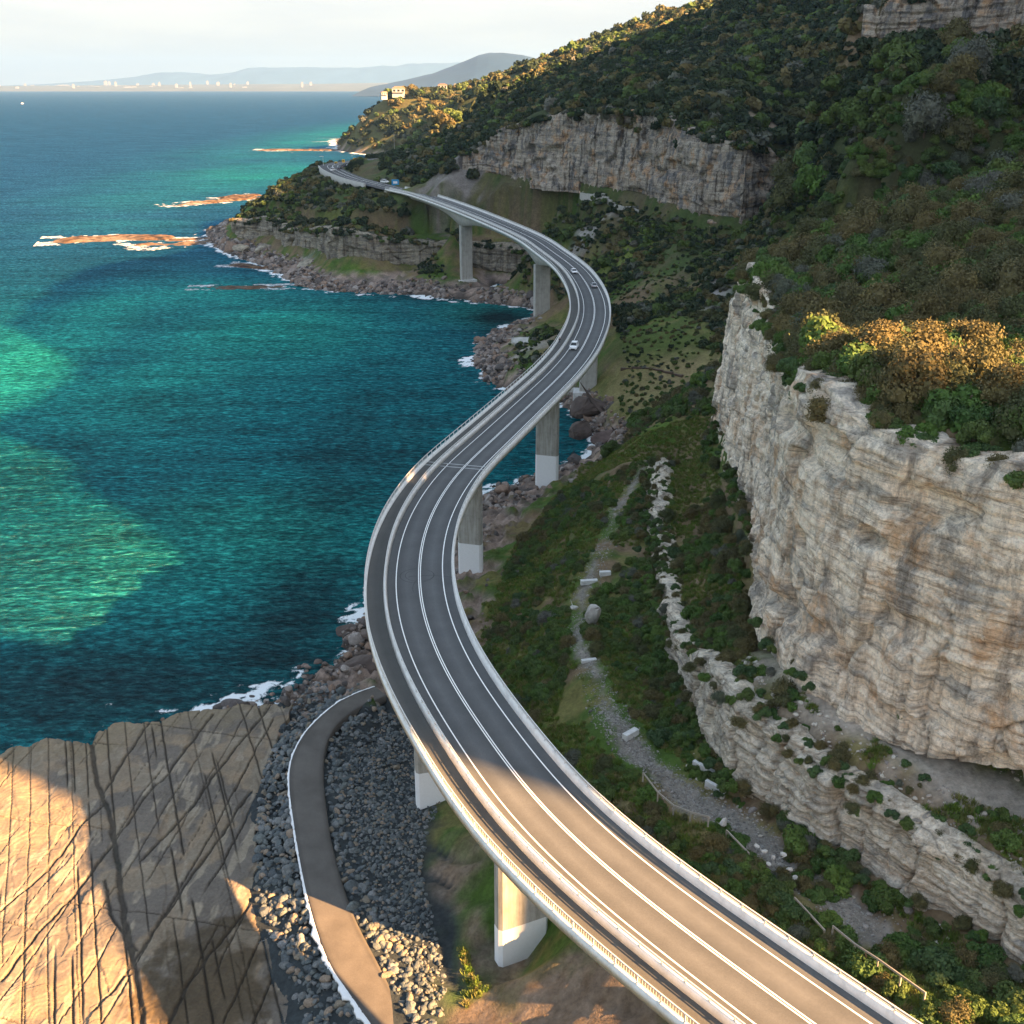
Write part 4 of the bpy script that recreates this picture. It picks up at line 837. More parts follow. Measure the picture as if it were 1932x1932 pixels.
LM = {'green': leaf_mat('dark_green_leaves', [(0.048, 0.097, 0.028), (0.068, 0.130, 0.031), (0.088, 0.159, 0.032), (0.057, 0.103, 0.045), (0.112, 0.178, 0.038), (0.064, 0.116, 0.050)]),
      'brown': leaf_mat('brown_green_needles', [(.125, .108, .045), (.14, .115, .05), (.075, .09, .038), (.11, .105, .05), (.155, .13, .055)]),
      'bright': leaf_mat('bright_green_leaves', [(0.067, 0.112, 0.027), (0.090, 0.134, 0.034), (0.067, 0.106, 0.034), (0.101, 0.140, 0.039)]),
      'grey': leaf_mat('grey_green_leaves', [(0.110, 0.124, 0.095), (0.146, 0.146, 0.124), (0.087, 0.110, 0.073)]),
      'grass': leaf_mat('grass_blades', [(0.087, 0.160, 0.021), (0.131, 0.189, 0.032), (0.204, 0.189, 0.065), (0.073, 0.131, 0.020), (0.248, 0.204, 0.087)])}
def mk(base, mat, nm):
    me = base.copy(); me.name = nm; me.materials.clear(); me.materials.append(LM[mat]); return me
leafy = [crown_mesh('crown', 100+i, 11, 3200, .05, .85) for i in range(3)]
needle = [crown_mesh('crown', 200+i, 14, 4200, .034, 1.05, spike=.25) for i in range(3)]
lowd = [crown_mesh('crown', 300+i, 8, 420, .13, .8) for i in range(3)]
CROWNS = {'green': [mk(m_, 'green', 'crown') for m_ in leafy], 'bright': [mk(m_, 'bright', 'crown') for m_ in leafy[:2]], 'brown': [mk(m_, 'brown', 'crown') for m_ in needle], 'grey': [mk(m_, 'grey', 'crown') for m_ in needle[:2]]}
LM['forest'] = leaf_mat('forest_leaves', [(.026, .045, .022), (.034, .055, .026), (.022, .038, .022), (.045, .065, .03), (.03, .05, .03), (.05, .06, .035)])
LOWC = {'green': [mk(m_, 'forest', 'crown') for m_ in lowd], 'bright': [mk(m_, 'bright', 'crown') for m_ in lowd[:1]], 'brown': [mk(m_, 'brown', 'crown') for m_ in lowd[:2]], 'grey': [mk(m_, 'grey', 'crown') for m_ in lowd[:1]]}
def tuft_mesh(seed, n=46):
    r = np.random.default_rng(seed); V = []; Fq = []
    for i in range(n):
        a = r.uniform(0, 6.283); q = r.uniform(0, .5); x, y = q*math.cos(a), q*math.sin(a); h = r.uniform(.25, .6); b = r.uniform(0, 6.283); lx, ly = math.cos(b)*r.uniform(.05, .35), math.sin(b)*r.uniform(.05, .35)
        w_ = r.uniform(.03, .07); c, s_ = math.cos(b+1.57)*w_, math.sin(b+1.57)*w_; k = len(V)
        V += [(x-c, y-s_, -.05), (x+c, y+s_, -.05), (x+lx+c*.3, y+ly+s_*.3, h), (x+lx-c*.3, y+ly-s_*.3, h)]; Fq.append((k, k+1, k+2, k+3))
    me = npmesh('tuft', V, Fq); me.materials.append(LM['grass']); return me
def gn_scatter(name, sources, pts, scl, rot, idx, label, cat=None, group=None):
    """ONE uncountable mass: points carrying scale, rotation and choice of source shape"""
    coll = bpy.data.collections.new(name+'_sources')
    for i, me in enumerate(sources):
        o = bpy.data.objects.new('%s_shape_%03d' % (name, i), me); coll.objects.link(o)
    me = bpy.data.meshes.new(name); me.vertices.add(len(pts)); me.vertices.foreach_set('co', np.asarray(pts, np.float32).ravel())
    a = me.attributes.new('scl', 'FLOAT_VECTOR', 'POINT'); a.data.foreach_set('vector', np.asarray(scl, np.float32).ravel())
    a = me.attributes.new('rot', 'FLOAT_VECTOR', 'POINT'); a.data.foreach_set('vector', np.asarray(rot, np.float32).ravel())
    a = me.attributes.new('idx', 'INT', 'POINT'); a.data.foreach_set('value', np.asarray(idx, np.int32).ravel())
    o = link(name, me, None, kind='stuff', label=label, cat=cat)
    ng = bpy.data.node_groups.new(name, 'GeometryNodeTree')
    ng.interface.new_socket('Geometry', in_out='INPUT', socket_type='NodeSocketGeometry'); ng.interface.new_socket('Geometry', in_out='OUTPUT', socket_type='NodeSocketGeometry')
    N, Lk = ng.nodes, ng.links
    gi = N.new('NodeGroupInput'); go = N.new('NodeGroupOutput'); ip = N.new('GeometryNodeInstanceOnPoints'); ci = N.new('GeometryNodeCollectionInfo')
    ci.inputs['Collection'].default_value = coll; ci.inputs['Separate Children'].default_value = True; ci.inputs['Reset Children'].default_value = True
    def at(nm, t):
        x = N.new('GeometryNodeInputNamedAttribute'); x.data_type = t; x.inputs['Name'].default_value = nm; return x.outputs['Attribute']
    er = N.new('FunctionNodeEulerToRotation'); Lk.new(at('rot', 'FLOAT_VECTOR'), er.inputs[0])
    Lk.new(gi.outputs[0], ip.inputs['Points']); Lk.new(ci.outputs[0], ip.inputs['Instance']); ip.inputs['Pick Instance'].default_value = True
    Lk.new(at('idx', 'INT'), ip.inputs['Instance Index']); Lk.new(er.outputs[0], ip.inputs['Rotation']); Lk.new(at('scl', 'FLOAT_VECTOR'), ip.inputs['Scale'])
    Lk.new(ip.outputs[0], go.inputs[0])
    md = o.modifiers.new('scatter', 'NODES'); md.node_group = ng
    return o
CL2 = cl[:, :2]; DECKL = cl[(cl[:, 1] < 640)][::4, :2]; ROADL = cl[(cl[:, 1] >= 610)][::4, :2]
def cliff_clear(x, y, foot=1., brow=1.):
    ok = np.ones(x.shape, bool)
    for B_, N_, T_ in ((LB, LN, LT), (UB, UN, UT), (FB, FN, FT), (PB, PN, PT), (TCB, TCN, TCT)):
        k = np.where((x > B_[:, 0].min()-20) & (x < B_[:, 0].max()+20) & (y > B_[:, 1].min()-20) & (y < B_[:, 1].max()+20))[0]
        if not len(k): continue
        dx = x[k][:, None]-B_[None, :, 0]; dy = y[k][:, None]-B_[None, :, 1]; j = np.argmin(dx*dx+dy*dy, 1); a = np.arange(len(k)); dx = dx[a, j]; dy = dy[a, j]
        sd = dx*N_[j, 0]+dy*N_[j, 1]; al = np.abs(-dx*N_[j, 1]+dy*N_[j, 0]); sb = np.hypot(T_[j, 0]-B_[j, 0], T_[j, 1]-B_[j, 1])
        ok[k[(sd > -foot-1.5) & (sd < sb+brow) & (al < 3)]] = False
    return ok
VEG = []       # rows: x, y, z, radius, kind(0 green 1 brown 2 bright 3 grey), zone
def scatter(zone, x0, x1, y0, y1, spacing, rad, probs, mask, jit=1., foot=.8, brow=.3, sink=.12):
    n = int((x1-x0)*(y1-y0)/spacing**2); x = rng.uniform(x0, x1, n); y = rng.uniform(y0, y1, n)
    # only what the camera could plausibly see (a generous margin round the frame)
    k = np.abs(x) < .56*y+60; x = x[k]; y = y[k]
    k = cliff_clear(x, y, foot, brow); x = x[k]; y = y[k]; z = Hland(x, y)
    k = mask(x, y, z) & (seg_dist(x, y, DECKL) > (9 if zone != 'slope' else 6)) & (seg_dist(x, y, ROADL) > 9.5)
    x = x[k]; y = y[k]; z = z[k]; kk = rng.choice(4, len(x), p=probs)
    cl_ = vnoise(x/14., y/14., 0, 55); kk = np.where((cl_ > .4) & (rng.random(len(x)) < .5) & (probs[1] > .05), 1, kk); kk = np.where((cl_ < -.4) & (rng.random(len(x)) < .35) & (probs[2] > .02), 2, kk)
    r_ = rng.uniform(rad[0], rad[1], len(x))*(1+.25*rng.normal(size=len(x)).clip(-1, 2))
    for a in zip(x, y, z-r_*sink, r_, kk): VEG.append((*a, zone))
def nz(x, y, f, s): return fbm(x*f, y*f, 0, 3, s)
pathd = lambda x, y: seg_dist(x, y, PATHL)
scatter('clifftop', 36, 150, 60, 262, 2.1, (1.4, 3.7), (.50, .30, .15, .05), lambda x, y, z: (z > 52) & (nz(x, y, .06, 61) > -.62))
scatter('valley', -60, 150, 258, 560, 2.3, (1.0, 2.7), (.60, .14, .18, .08), lambda x, y, z: (z > 6.5) & (z < 64) & (nz(x, y, .03, 62) > -.34+.0*x) & (np.hypot(x-P(1255,735,10)[0], y-P(1255,735,10)[1]) > 20) & (np.hypot(x-P(1245,640,19)[0], y-P(1245,640,19)[1]) > 16))
scatter('mountain', 20, 345, 255, 960, 4.3, (2.2, 6.0), (.70, .14, .10, .06), lambda x, y, z: (z > 56))
scatter('mountain', -110, 160, 600, 1020, 4.6, (2.6, 4.6), (.80, .08, .06, .06), lambda x, y, z: (z > 30) & (x > np.interp(y, [600, 700, 800, 900], [-40, -82, -85, -140])))
scatter('promontory', -200, 25, 520, 800, 3.4, (1.8, 3.4), (.62, .14, .16, .08), lambda x, y, z: (z > 15) & (x < np.interp(y, [520, 600, 700, 800], [30, -40, -98, -100])) & (nz(x, y, .03, 65) > -.5))
scatter('ridge', -420, 620, 980, 2300, 12., (5, 11), (.5, .3, .14, .06), lambda x, y, z: (z > 7) & (x > -380) & (nz(x, y, .008, 66) > -.45))
scatter('slope', -14, 34, 62, 262, 1.25, (.5, 1.5), (.46, .14, .36, .04), lambda x, y, z: (z > 5.2) & (z < 21) & (pathd(x, y) > 1.3+1.8*(y < 118)) & (nz(x, y, .09, 67) > -.08+.35*((y < 112) & (x < 10))) & (in_poly(x, y, [tuple(p[:2]) for p in A3]+[(30, 40), (-20, 40), (-20, 262)])), sink=.25, foot=-1.)
scatter('gully', 18, 74, 48, 100, 1.35, (1.0, 2.0), (.68, .12, .18, .02), lambda x, y, z: (z < 25) & (pathd(x, y) > 2.5) & (nz(x, y, .1, 68) > -.25) & (x > 20+(100-y)*.28))
scatter('ledge', 20, 60, 112, 250, 1.5, (.8, 1.8), (.45, .38, .12, .05), lambda x, y, z: (z > 19) & (z < 40) & (nz(x, y, .07, 69) > -.25), foot=-.8)
scatter('ledge', 26, 70, 70, 116, 2.1, (.5, 1.3), (.5, .35, .12, .03), lambda x, y, z: (z > 23) & (z < 42) & (nz(x, y, .12, 70) > -.12), foot=.2)
scatter('mountain', 50, 230, 250, 460, 1.8, (1.4, 3.0), (.6, .22, .1, .08), lambda x, y, z: z > 54)
scatter('valley', -60, 150, 256, 560, 2.2, (.5, 1.0), (.4, .2, .3, .1), lambda x, y, z: (z > 5.5) & (z < 62))
scatter('ledge', 26, 70, 68, 120, 1.6, (.3, .7), (.45, .35, .15, .05), lambda x, y, z: (z > 23) & (z < 42) & (nz(x, y, .12, 71) > -.05), foot=.2)
scatter('undergrowth', -6, 32, 60, 92, 1.6, (.5, 1.3), (.35, .45, .15, .05), lambda x, y, z: (z > 6) & (z < 21) & (nz(x, y, .1, 72) > -.15), sink=.25)
def rim(T_, N_, zone, n, a0, a1, r0, r1, drop, pr, ymin=0, ymax=999):
    for _ in range(n):
        i = int(rng.integers(0, len(T_))); t = T_[i]
        if not (ymin < t[1] < ymax): continue
        o_ = rng.uniform(a0, a1); x, y = t[0]+N_[i, 0]*o_+rng.normal()*.8, t[1]+N_[i, 1]*o_+rng.normal()*.8; r_ = rng.uniform(r0, r1)
        VEG.append((x, y, t[2]-drop-r_*.35+min(o_, 0)*.6, r_, int(rng.choice(4, p=pr)), zone))
rim(UT, UN, 'clifftop', 330, -2.0, 3.5, .8, 2.0, .5, (.5, .35, .1, .05)); rim(LT, LN, 'ledge', 320, -1.6, 2.5, .5, 1.2, .3, (.45, .35, .15, .05)); rim(LT, LN, 'ledge', 190, -2.4, 2.5, .6, 1.4, .5, (.45, .35, .15, .05), 132); rim(FT, FN, 'mountain', 260, -2, 5, 1.5, 3.6, .5, (.6, .2, .15, .05)); rim(PT, PN, 'promontory', 260, -3, 4, 1.2, 2.6, .6, (.5, .2, .2, .1)); rim(TCT, TCN, 'mountain', 60, 0, 5, 2, 4, .5, (.7, .1, .1, .1))
rim(UT, UN, 'clifftop', 420, 1.0, 4.5, 1.8, 2.5, -.3, (.4, .6, 0, 0), 138, 170); rim(UT, UN, 'clifftop', 160, 1.5, 5, 1.2, 2.0, 0, (.5, .4, .1, 0), 96, 138)
rim(LB, -LN, 'ledge', 170, .6, 2.6, .5, 1.2, -.2, (.5, .2, .25, .05)); rim(UB, -UN, 'ledge', 120, .8, 3., .6, 1.4, -.2, (.5, .3, .15, .05), 96)
for u, v in [(1640,600),(1690,560),(1740,540),(1870,450),(1900,480),(1840,540),(1790,460),(1800,740),(1720,730),(1890,740),(1700,625),(1760,600),(1810,560),(1850,470),(1870,520),(1740,680),(1800,650),(1680,705),(1840,620),(1900,600),(1860,690),(1610,580),(1780,500),(1830,430),(1720,590),(1655,655),(1770,645)]:
    p = P(u, v, 66.)
    for _ in range(25): p = P(u, v, .5*p[2]+.5*(Hs(p[0], p[1])+2.2))
    VEG.append((p[0], p[1], p[2]-1.6, rng.uniform(3.0, 4.3), 1, 'clifftop'))
VX = np.array([v[:5] for v in VEG]); VZ = np.array([v[5] for v in VEG])
# thin crowding of the largest
uu, vv = proj(VX[:, 0], VX[:, 1], VX[:, 2]); dist = np.sqrt(VX[:, 0]**2+VX[:, 1]**2+(VX[:, 2]-HC)**2)
inf = (uu > 5) & (uu < 1927) & (vv > 5) & (vv < 1927)
size_ = np.where(inf, VX[:, 3]/dist, 0)
order = np.argsort(-size_); IND = set()
chosen = []
for i in order:
    if len(chosen) >= 285: break
    chosen.append(i); IND.add(i)
kinds = ['green', 'brown', 'bright', 'grey']
ZT = {'clifftop': 'on the wooded brow above the tall near cliff', 'valley': 'on the valley slope right of the bridge', 'mountain': 'in the forest on the mountain slope', 'promontory': 'on the wooded promontory', 'ridge': 'on the far ridge', 'slope': 'on the green bank between bridge and gravel track', 'gully': 'in the thicket below the low banded cliff', 'ledge': 'on the ledge between the two near cliffs', 'undergrowth': 'on the eroded slope under the nearest spans'}
KT = {'green': 'dark green leafy', 'brown': 'brown needled she-oak', 'bright': 'light green leafy', 'grey': 'grey green feathery'}
tr = MB(); tr.bar((0, 0, -.5), (.03, .02, .5), .07, .05); tr.bar((.03, .02, .4), (.25, .1, .75), .045, .02); tr.bar((.02, 0, .4), (-.2, .12, .8), .045, .02); tr.bar((.02, 0, .45), (.02, -.22, .8), .04, .02)
trunk_o = tr.build('trunk', M['soil']); TRUNK = trunk_o.data; bpy.data.objects.remove(trunk_o)
def tree_thing(name, me, x, y, z, r_, rz, parts, **k):
    hs = r_*rng.uniform(.85, 1.2)
    if parts:
        e = empty(name, (x, y, z), rz, **k); e.scale = (r_, r_, hs)
        link('trunk', TRUNK, None, e); link('crown', me, None, e)
    else:
        e = link(name, me, None, loc=(x, y, z), rz=rz, **k); e.scale = (r_, r_, hs)
    return e
for q, i in enumerate(chosen):
    x, y, z, r_, kk = VX[i]; kd = kinds[int(kk)]; zn = VZ[i]; me = CROWNS[kd][q % len(CROWNS[kd])]
    nm = 'tree' if r_ > 1.7 else 'shrub'
    tree_thing(nm, me, x, y, z, r_, rng.uniform(0, 6.28), q < 90, label='%s %s %s' % (KT[kd], nm, ZT[zn]), cat=nm, group='%s %ss %s' % (KT[kd], nm, ZT[zn]))
rest = np.array([i not in IND for i in range(len(VX))])
nearm = rest & (dist < 330); farm = rest & (dist >= 330)
def mass(name, m_, src, label):
    flat = []; off = []
    for kd in kinds: off.append(len(flat)); flat += src[kd]
    n = m_.sum(); kk = VX[m_, 4].astype(int); idx = np.array([off[k] for k in kk])+np.array([rng.integers(0, len(src[kinds[k]])) for k in kk])
    r_ = VX[m_, 3]; scl = np.stack([r_, r_*rng.uniform(.85, 1.15, n), r_*rng.uniform(.8, 1.2, n)], 1); rot = np.stack([rng.normal(size=n)*.1, rng.normal(size=n)*.1, rng.uniform(0, 6.28, n)], 1)
    gn_scatter(name, flat, VX[m_, :3], scl, rot, idx, label)
mass('scrub', nearm, CROWNS, 'dense coastal scrub covering the near slopes'); mass('forest', farm, LOWC, 'forest covering the mountain and promontory')
print('VEG', len(VX), 'near', nearm.sum(), 'far', farm.sum(), flush=True)
def grass_field():
    n = 60000; x = rng.uniform(-14, 62, n); y = 60+(rng.random(n)**1.3)*200
    z = Hland(x, y); k = (z > 5) & (z < 44) & (seg_dist(x, y, DECKL) > 5) & (pathd(x, y) > 1.8+1.5*(y < 125)) & (fbm(x*.12, y*.12, 0, 3, 42) > -.30) & cliff_clear(x, y, .2, .2) & ~((y < 114) & (x < 8) & (fbm(x*.1, y*.1, 0, 3, 44) < .18))
    k &= ~((z > 24) & (y < 120) & (fbm(x*.15, y*.15, 0, 3, 45) < .1))
    x, y, z = x[k], y[k], z[k]; n = len(x); s_ = rng.uniform(.5, 1.15, n)
    gn_scatter('grass', [tuft_mesh(i) for i in range(4)], np.stack([x, y, z], 1), np.stack([s_, s_, s_*rng.uniform(.5, 1., n)], 1), np.stack([rng.normal(size=n)*.15, rng.normal(size=n)*.15, rng.uniform(0, 6.28, n)], 1), rng.integers(0, 4, n), 'grass and bracken on the banks beside the bridge')
grass_field()
# ------------------------------------------------------------------ stones
def rock_mesh(seed, n=16, asp=(1, .8, .6)):
    r = np.random.default_rng(seed); bm = bmesh.new()
    for i in range(n):
        d_ = r.normal(size=3); d_ /= np.linalg.norm(d_); d_ *= r.uniform(.8, 1.05); bm.verts.new((d_[0]*asp[0], d_[1]*asp[1], d_[2]*asp[2]))
    h = bmesh.ops.convex_hull(bm, input=bm.verts[:]); bmesh.ops.delete(bm, geom=[g for g in h['geom_interior'] if isinstance(g, bmesh.types.BMVert)], context='VERTS')
    bmesh.ops.bevel(bm, geom=bm.edges[:], offset=.09, segments=1, affect='EDGES'); me = bpy.data.meshes.new('stone'); bm.to_mesh(me); bm.free(); return me
def stone_mat(name, cols, dark=.6, sc_=4.):
    m, n, l, b = nmat(name); oi = n.new('ShaderNodeObjectInfo'); r = ramp(n, [(i/len(cols), c) for i, c in enumerate(cols)], 'CONSTANT'); l.new(oi.outputs['Random'], r.inputs[0])
    v = coords(n, l); f = noise(n, l, v, sc_, 6, .7); r2 = ramp(n, [(.3, (dark,)*3), (.7, (1.35,)*3)]); l.new(f, r2.inputs[0]); l.new(mixc(n, l, r.outputs[0], r2.outputs[0], 1, 'MULTIPLY'), b.inputs['Base Color'])
    b.inputs['Roughness'].default_value = .8; b.inputs['Specular IOR Level'].default_value = .3; bump(n, l, f, b, .6, .1); return m
M['cobble'] = stone_mat('blue_grey_stone', [(.13, .145, .145), (.09, .105, .115), (.17, .18, .18), (.075, .09, .10), (.13, .145, .14), (.24, .19, .145), (.10, .12, .125), (.20, .205, .205), (.085, .10, .105), (.15, .16, .16), (.10, .115, .12), (.20, .17, .13)], .5)
M['shore'] = stone_mat('shore_boulder', [(.20, .16, .135), (.14, .11, .095), (.26, .21, .18), (.10, .085, .08), (.22, .15, .11), (.28, .25, .23), (.08, .07, .065)])
M['paler'] = stone_mat('pale_boulder', [(.5, .49, .46), (.42, .4, .37)], .7, 1.5)
M['brownrock'] = stone_mat('brown_sea_boulder', [(.12, .085, .075), (.10, .075, .065)], .5, 1.2)
STN = [rock_mesh(400+i, 14+i % 4*3, (1, .75+.05*(i % 3), .55+.07*(i % 4))) for i in range(8)]
def with_mat(ms, mt):
    o = []
    for m_ in ms: c = m_.copy(); c.name = 'stone'; c.materials.append(mt); o.append(c)
    return o
COB = with_mat(STN, M['cobble']); SHO = with_mat(STN, M['shore'])
L2 = [tuple(p[:2]) for p in TRL]; R2 = [tuple(p[:2]) for p in TRR]
LEFTB = [tuple(p[:2]) for p in PL_IN]+[(-25, 66), (-14, 66)]+L2[::-1]
A1n = [tuple(p[:2]) for p in A1 if p[1] < 150]
RIGHTB = R2+[(-6, 72), (-5, 80)]+A1n[::-1]+[(-16, 142), (-25, 150)]
def cobbles():
    n = 90000; x = rng.uniform(-60, 6, n); y = rng.uniform(66, 165, n)
    inl = in_poly(x, y, LEFTB); inr = in_poly(x, y, RIGHTB) & ~in_poly(x, y, L2+R2[::-1]); k = inl | inr; x, y, inl = x[k], y[k], inl[k]
    dt = np.minimum(seg_dist(x, y, L2), seg_dist(x, y, R2)); z = Hland(x, y)
    r_ = np.where(inl, rng.uniform(.25, .62, len(x)), np.where(dt < 3, rng.uniform(.25, .6, len(x)), rng.uniform(.15, .36, len(x))))
    keep = rng.random(len(x)) < np.where(inl | (dt < 3), .24, .62); keep &= (dt > .25)
    x, y, z, r_, dt = x[keep], y[keep], z[keep], (r_*np.exp(rng.normal(size=len(r_))*.28))[keep], dt[keep]
    z = np.maximum(z, 3.55-dt*.5)+rng.uniform(-.1, .15, len(x)); return x, y, z, r_
def shore_stones():
    P_, t = resample(SHORE[(SHORE[:, 1] < 800) & (SHORE[:, 1] > 60)], .5); keep = (P_[:, 1] > 150); P_ = P_[keep]
    n = 26000; i = rng.integers(0, len(P_), n); x = P_[i, 0]+rng.normal(size=n)*6+1.5; y = P_[i, 1]+rng.normal(size=n)*6; z = Hland(x, y)
    k = (z > -.4) & (z < 4.8+2*rng.random(n)) & (fbm(x*.1, y*.1, 0, 3, 90) > -.25); x, y, z = x[k], y[k], z[k]
    r_ = np.exp(rng.normal(size=len(x))*.45)*(.35+.0012*y); return x, y, z, r_
cx, cy, cz, cr_ = cobbles(); sx, sy, sz, sr = shore_stones()
AX = np.concatenate([cx, sx]); AY = np.concatenate([cy, sy]); AZ = np.concatenate([cz, sz]); AR = np.concatenate([cr_, sr]); AK = np.r_[np.zeros(len(cx), int), np.ones(len(sx), int)]
du_, dv_ = proj(AX, AY, AZ); inf = (du_ > 3) & (du_ < 1929) & (dv_ > 3) & (dv_ < 1929)
u_ = du_; hid = seg_dist(AX*93/(93-0)*1., AY*1., DECKL) < 0
sz_ = np.where(inf, AR/np.sqrt(AX**2+AY**2+93**2), 0); o_ = np.argsort(-sz_); ind = set(o_[:285].tolist())
for i in o_[:285]:
    side = 'left' if in_poly(np.array([AX[i]]), np.array([AY[i]]), LEFTB)[0] else 'right'
    if AK[i] == 0: lb = 'blue grey stone in the bed on the %s side of the dark track' % ('seaward' if side == 'left' else 'landward'); gr = 'stones bedded on the %s side of the track' % ('seaward' if side == 'left' else 'landward')
    else: lb = 'brown weathered boulder on the rocky shore under the bridge'; gr = 'boulders along the rocky shore'
    o = link('boulder', (COB if AK[i] == 0 else SHO)[i % 8], None, loc=(AX[i], AY[i], AZ[i]), label=lb, cat='boulder', group=gr)
    o.scale = (AR[i],)*3; o.rotation_euler = (rng.uniform(-.4, .4), rng.uniform(-.4, .4), rng.uniform(0, 6.28))
for kd, src, nm, lb in ((0, COB, 'cobbles', 'blue grey cobbles filling the beds beside the track'), (1, SHO, 'shore_rubble', 'brown rubble along the shore')):
    m_ = np.array([(AK[i] == kd) and (i not in ind) for i in range(len(AX))]); n = m_.sum(); r_ = AR[m_]
    gn_scatter(nm, src, np.stack([AX[m_], AY[m_], AZ[m_]], 1), np.stack([r_, r_, r_], 1), np.stack([rng.uniform(-.5, .5, n), rng.uniform(-.5, .5, n), rng.uniform(0, 6.28, n)], 1), rng.integers(0, 8, n), lb)
print('STONES', len(cx), len(sx), flush=True)

# single rocks that stand out
def big_rock(name, u, v, z, sc_, mat, label, seed, rz=0., rx=0.):
    me = rock_mesh(seed, 26, (1, .85, .8)); bm = bmesh.new(); bm.from_mesh(me); bmesh.ops.subdivide_edges(bm, edges=bm.edges[:], cuts=2, use_grid_fill=True)
    for vv_ in bm.verts:
        c = vv_.co; f = float(fbm(c.x*2.2+seed, c.y*2.2, c.z*2.2, 4, seed))*.16; vv_.co = c*(1+f)
    bm.to_mesh(me); bm.free(); me.name = name
    p = P(u, v, z); o = link(name, me, mat, loc=p, label=label, cat='rock'); o.scale = sc_; o.rotation_euler = (rx, 0, rz); return o
big_rock('boulder', 1118, 1158, 17.6, (1.5, 1.3, 2.5), M['paler'], 'upright pale grey and tan boulder beside the gravel track, largest on the bank', 501, .4, .2)
big_rock('boulder', 1083, 1146, 17, (.75, .6, .5), M['paler'], 'small pale rock just left of the upright boulder', 502)
big_rock('boulder', 1131, 1192, 17.2, (.6, .5, .4), M['paler'], 'small pale rock just below the upright boulder', 503)
big_rock('boulder', 1366, 1552, 20.2, (.8, .5, .6), M['paler'], 'pale pointed rock on the widest part of the gravel track', 504, 1.)
for i, (u, v) in enumerate([(1442,1606),(1458,1618),(1450,1630),(1478,1612),(1490,1640),(1500,1655),(1428,1596)]):
    o = big_rock('boulder', u, v, 20.6, (.42, .34, .28), M['paler'], 'pale rubble block among scrub at the near end of the gravel track', 510+i, i*.8); o['group'] = 'pale rubble blocks at the near end of the gravel track'
big_rock('boulder', 1112, 770, 3.6, (7.5, 6, 5.5), M['brownrock'], 'dark brown sea boulder nearest the graffiti covered pier footing', 520, .3)
big_rock('boulder', 1098, 812, 1.2, (6.5, 5, 4.2), M['brownrock'], 'reddish brown sea boulder standing in the water in front of the darkest one', 521, 1.2)
big_rock('boulder', 1140, 826, 1.5, (4.5, 4, 3.4), M['brownrock'], 'brown sea boulder closest to the green point', 522, .2)
big_rock('boulder', 660, 1192, .3, (3, 2.5, 1.8), M['brownrock'], 'dark wet boulder in the surf left of the bridge', 523)
big_rock('boulder', 683, 1262, 1.5, (4.5, 4, 3.0), M['brownrock'], 'large dark rock at the shore where the dark track ends', 524, .5)
big_rock('boulder', 988, 648, 7, (6, 5, 4), M['paler'], 'blocky pale rock on the small point left of the bridge', 525, .5)
big_rock('boulder', 455, 468, 5, (6, 4, 3), M['promcliff'], 'fallen tan slab below the tip of the promontory', 526, .2)
big_rock('boulder', 500, 470, 5, (8, 5, 4.5), M['promcliff'], 'fallen grey slab in the middle of the promontory foot', 527, 1.)
big_rock('boulder', 580, 498, 4, (9, 7, 5), M['promcliff'], 'leaning grey slab left of the grassy sea ledge', 528, .7)
# low reefs lit by the sun, each a rock shelf awash
def reef(u0, v0, u1, v1, wd, seed, label, h=.9, mat=None):
    a = P(u0, v0, .3); b = P(u1, v1, .3); L_ = np.linalg.norm(b-a); n = 90; m_ = 34; t = np.linspace(0, 1, n)[None, :]; q = np.linspace(-1, 1, m_)[:, None]
    dx = (b-a)/L_; nx = np.array([-dx[1], dx[0]]); X = a[0]+dx[0]*L_*t+nx[0]*q*wd; Y = a[1]+dx[1]*L_*t+nx[1]*q*wd
    e = (1-np.abs(q)**2)*np.clip(np.minimum(t, 1-t)*6+.15, 0, 1); f = fbm(X*.06, Y*.06, 0, 4, seed)*1.7; g = fbm(X*.35, Y*.35, 0, 3, seed+3)
    Z = -.9+h*2.4*e**.6+f*1.5*h+np.floor(g*4)/4*.35; Z = np.minimum(Z, h*1.5+.25*g)
    c = np.array([.105, .075, .055])+.13*g[..., None]*np.array([1., .7, .5])-.05*f[..., None]; c = np.where((Z < .25)[..., None], np.array([.09, .065, .045]), c)
    me = npmesh('reef', np.stack([X, Y, Z], -1).reshape(-1, 3), grid_faces(m_, n), False, col=np.clip(c, .02, 1).reshape(-1, 3)); link('reef', me, M['ground'], label=label, kind='structure')
    # surf round it
    k = 160; fo = []
    for i in range(k):
        tt = rng.uniform(-.05, 1.02); qq = rng.choice([-1, 1])*rng.uniform(.5, 1.25); p = a+(b-a)*tt; fo.append((p[0]+nx[0]*qq*wd, p[1]+nx[1]*qq*wd))
    return a, b
SURF = []
for args in ((95,454,330,446,16,601,'long tan reef running out from the promontory tip',.9),(250,466,430,452,14,602,'dark reef beside the promontory tip',.6),(322,388,478,372,13,603,'tan reef beyond the promontory',1.),(310,452,450,446,10,608,'dark weedy reef between the tan reef and the promontory',.5),(420,374,490,366,12,604,'short tan reef beyond the promontory',1.),(490,283,650,283,20,605,'far tan rock shelf below the sunlit headland',1.1),(370,543,560,540,6,606,'low dark reef off the small bay',.5),(430,498,520,505,7,607,'dark wave washed shelf at the promontory foot',.5)):
    SURF.append(reef(*args)+(args[4],))
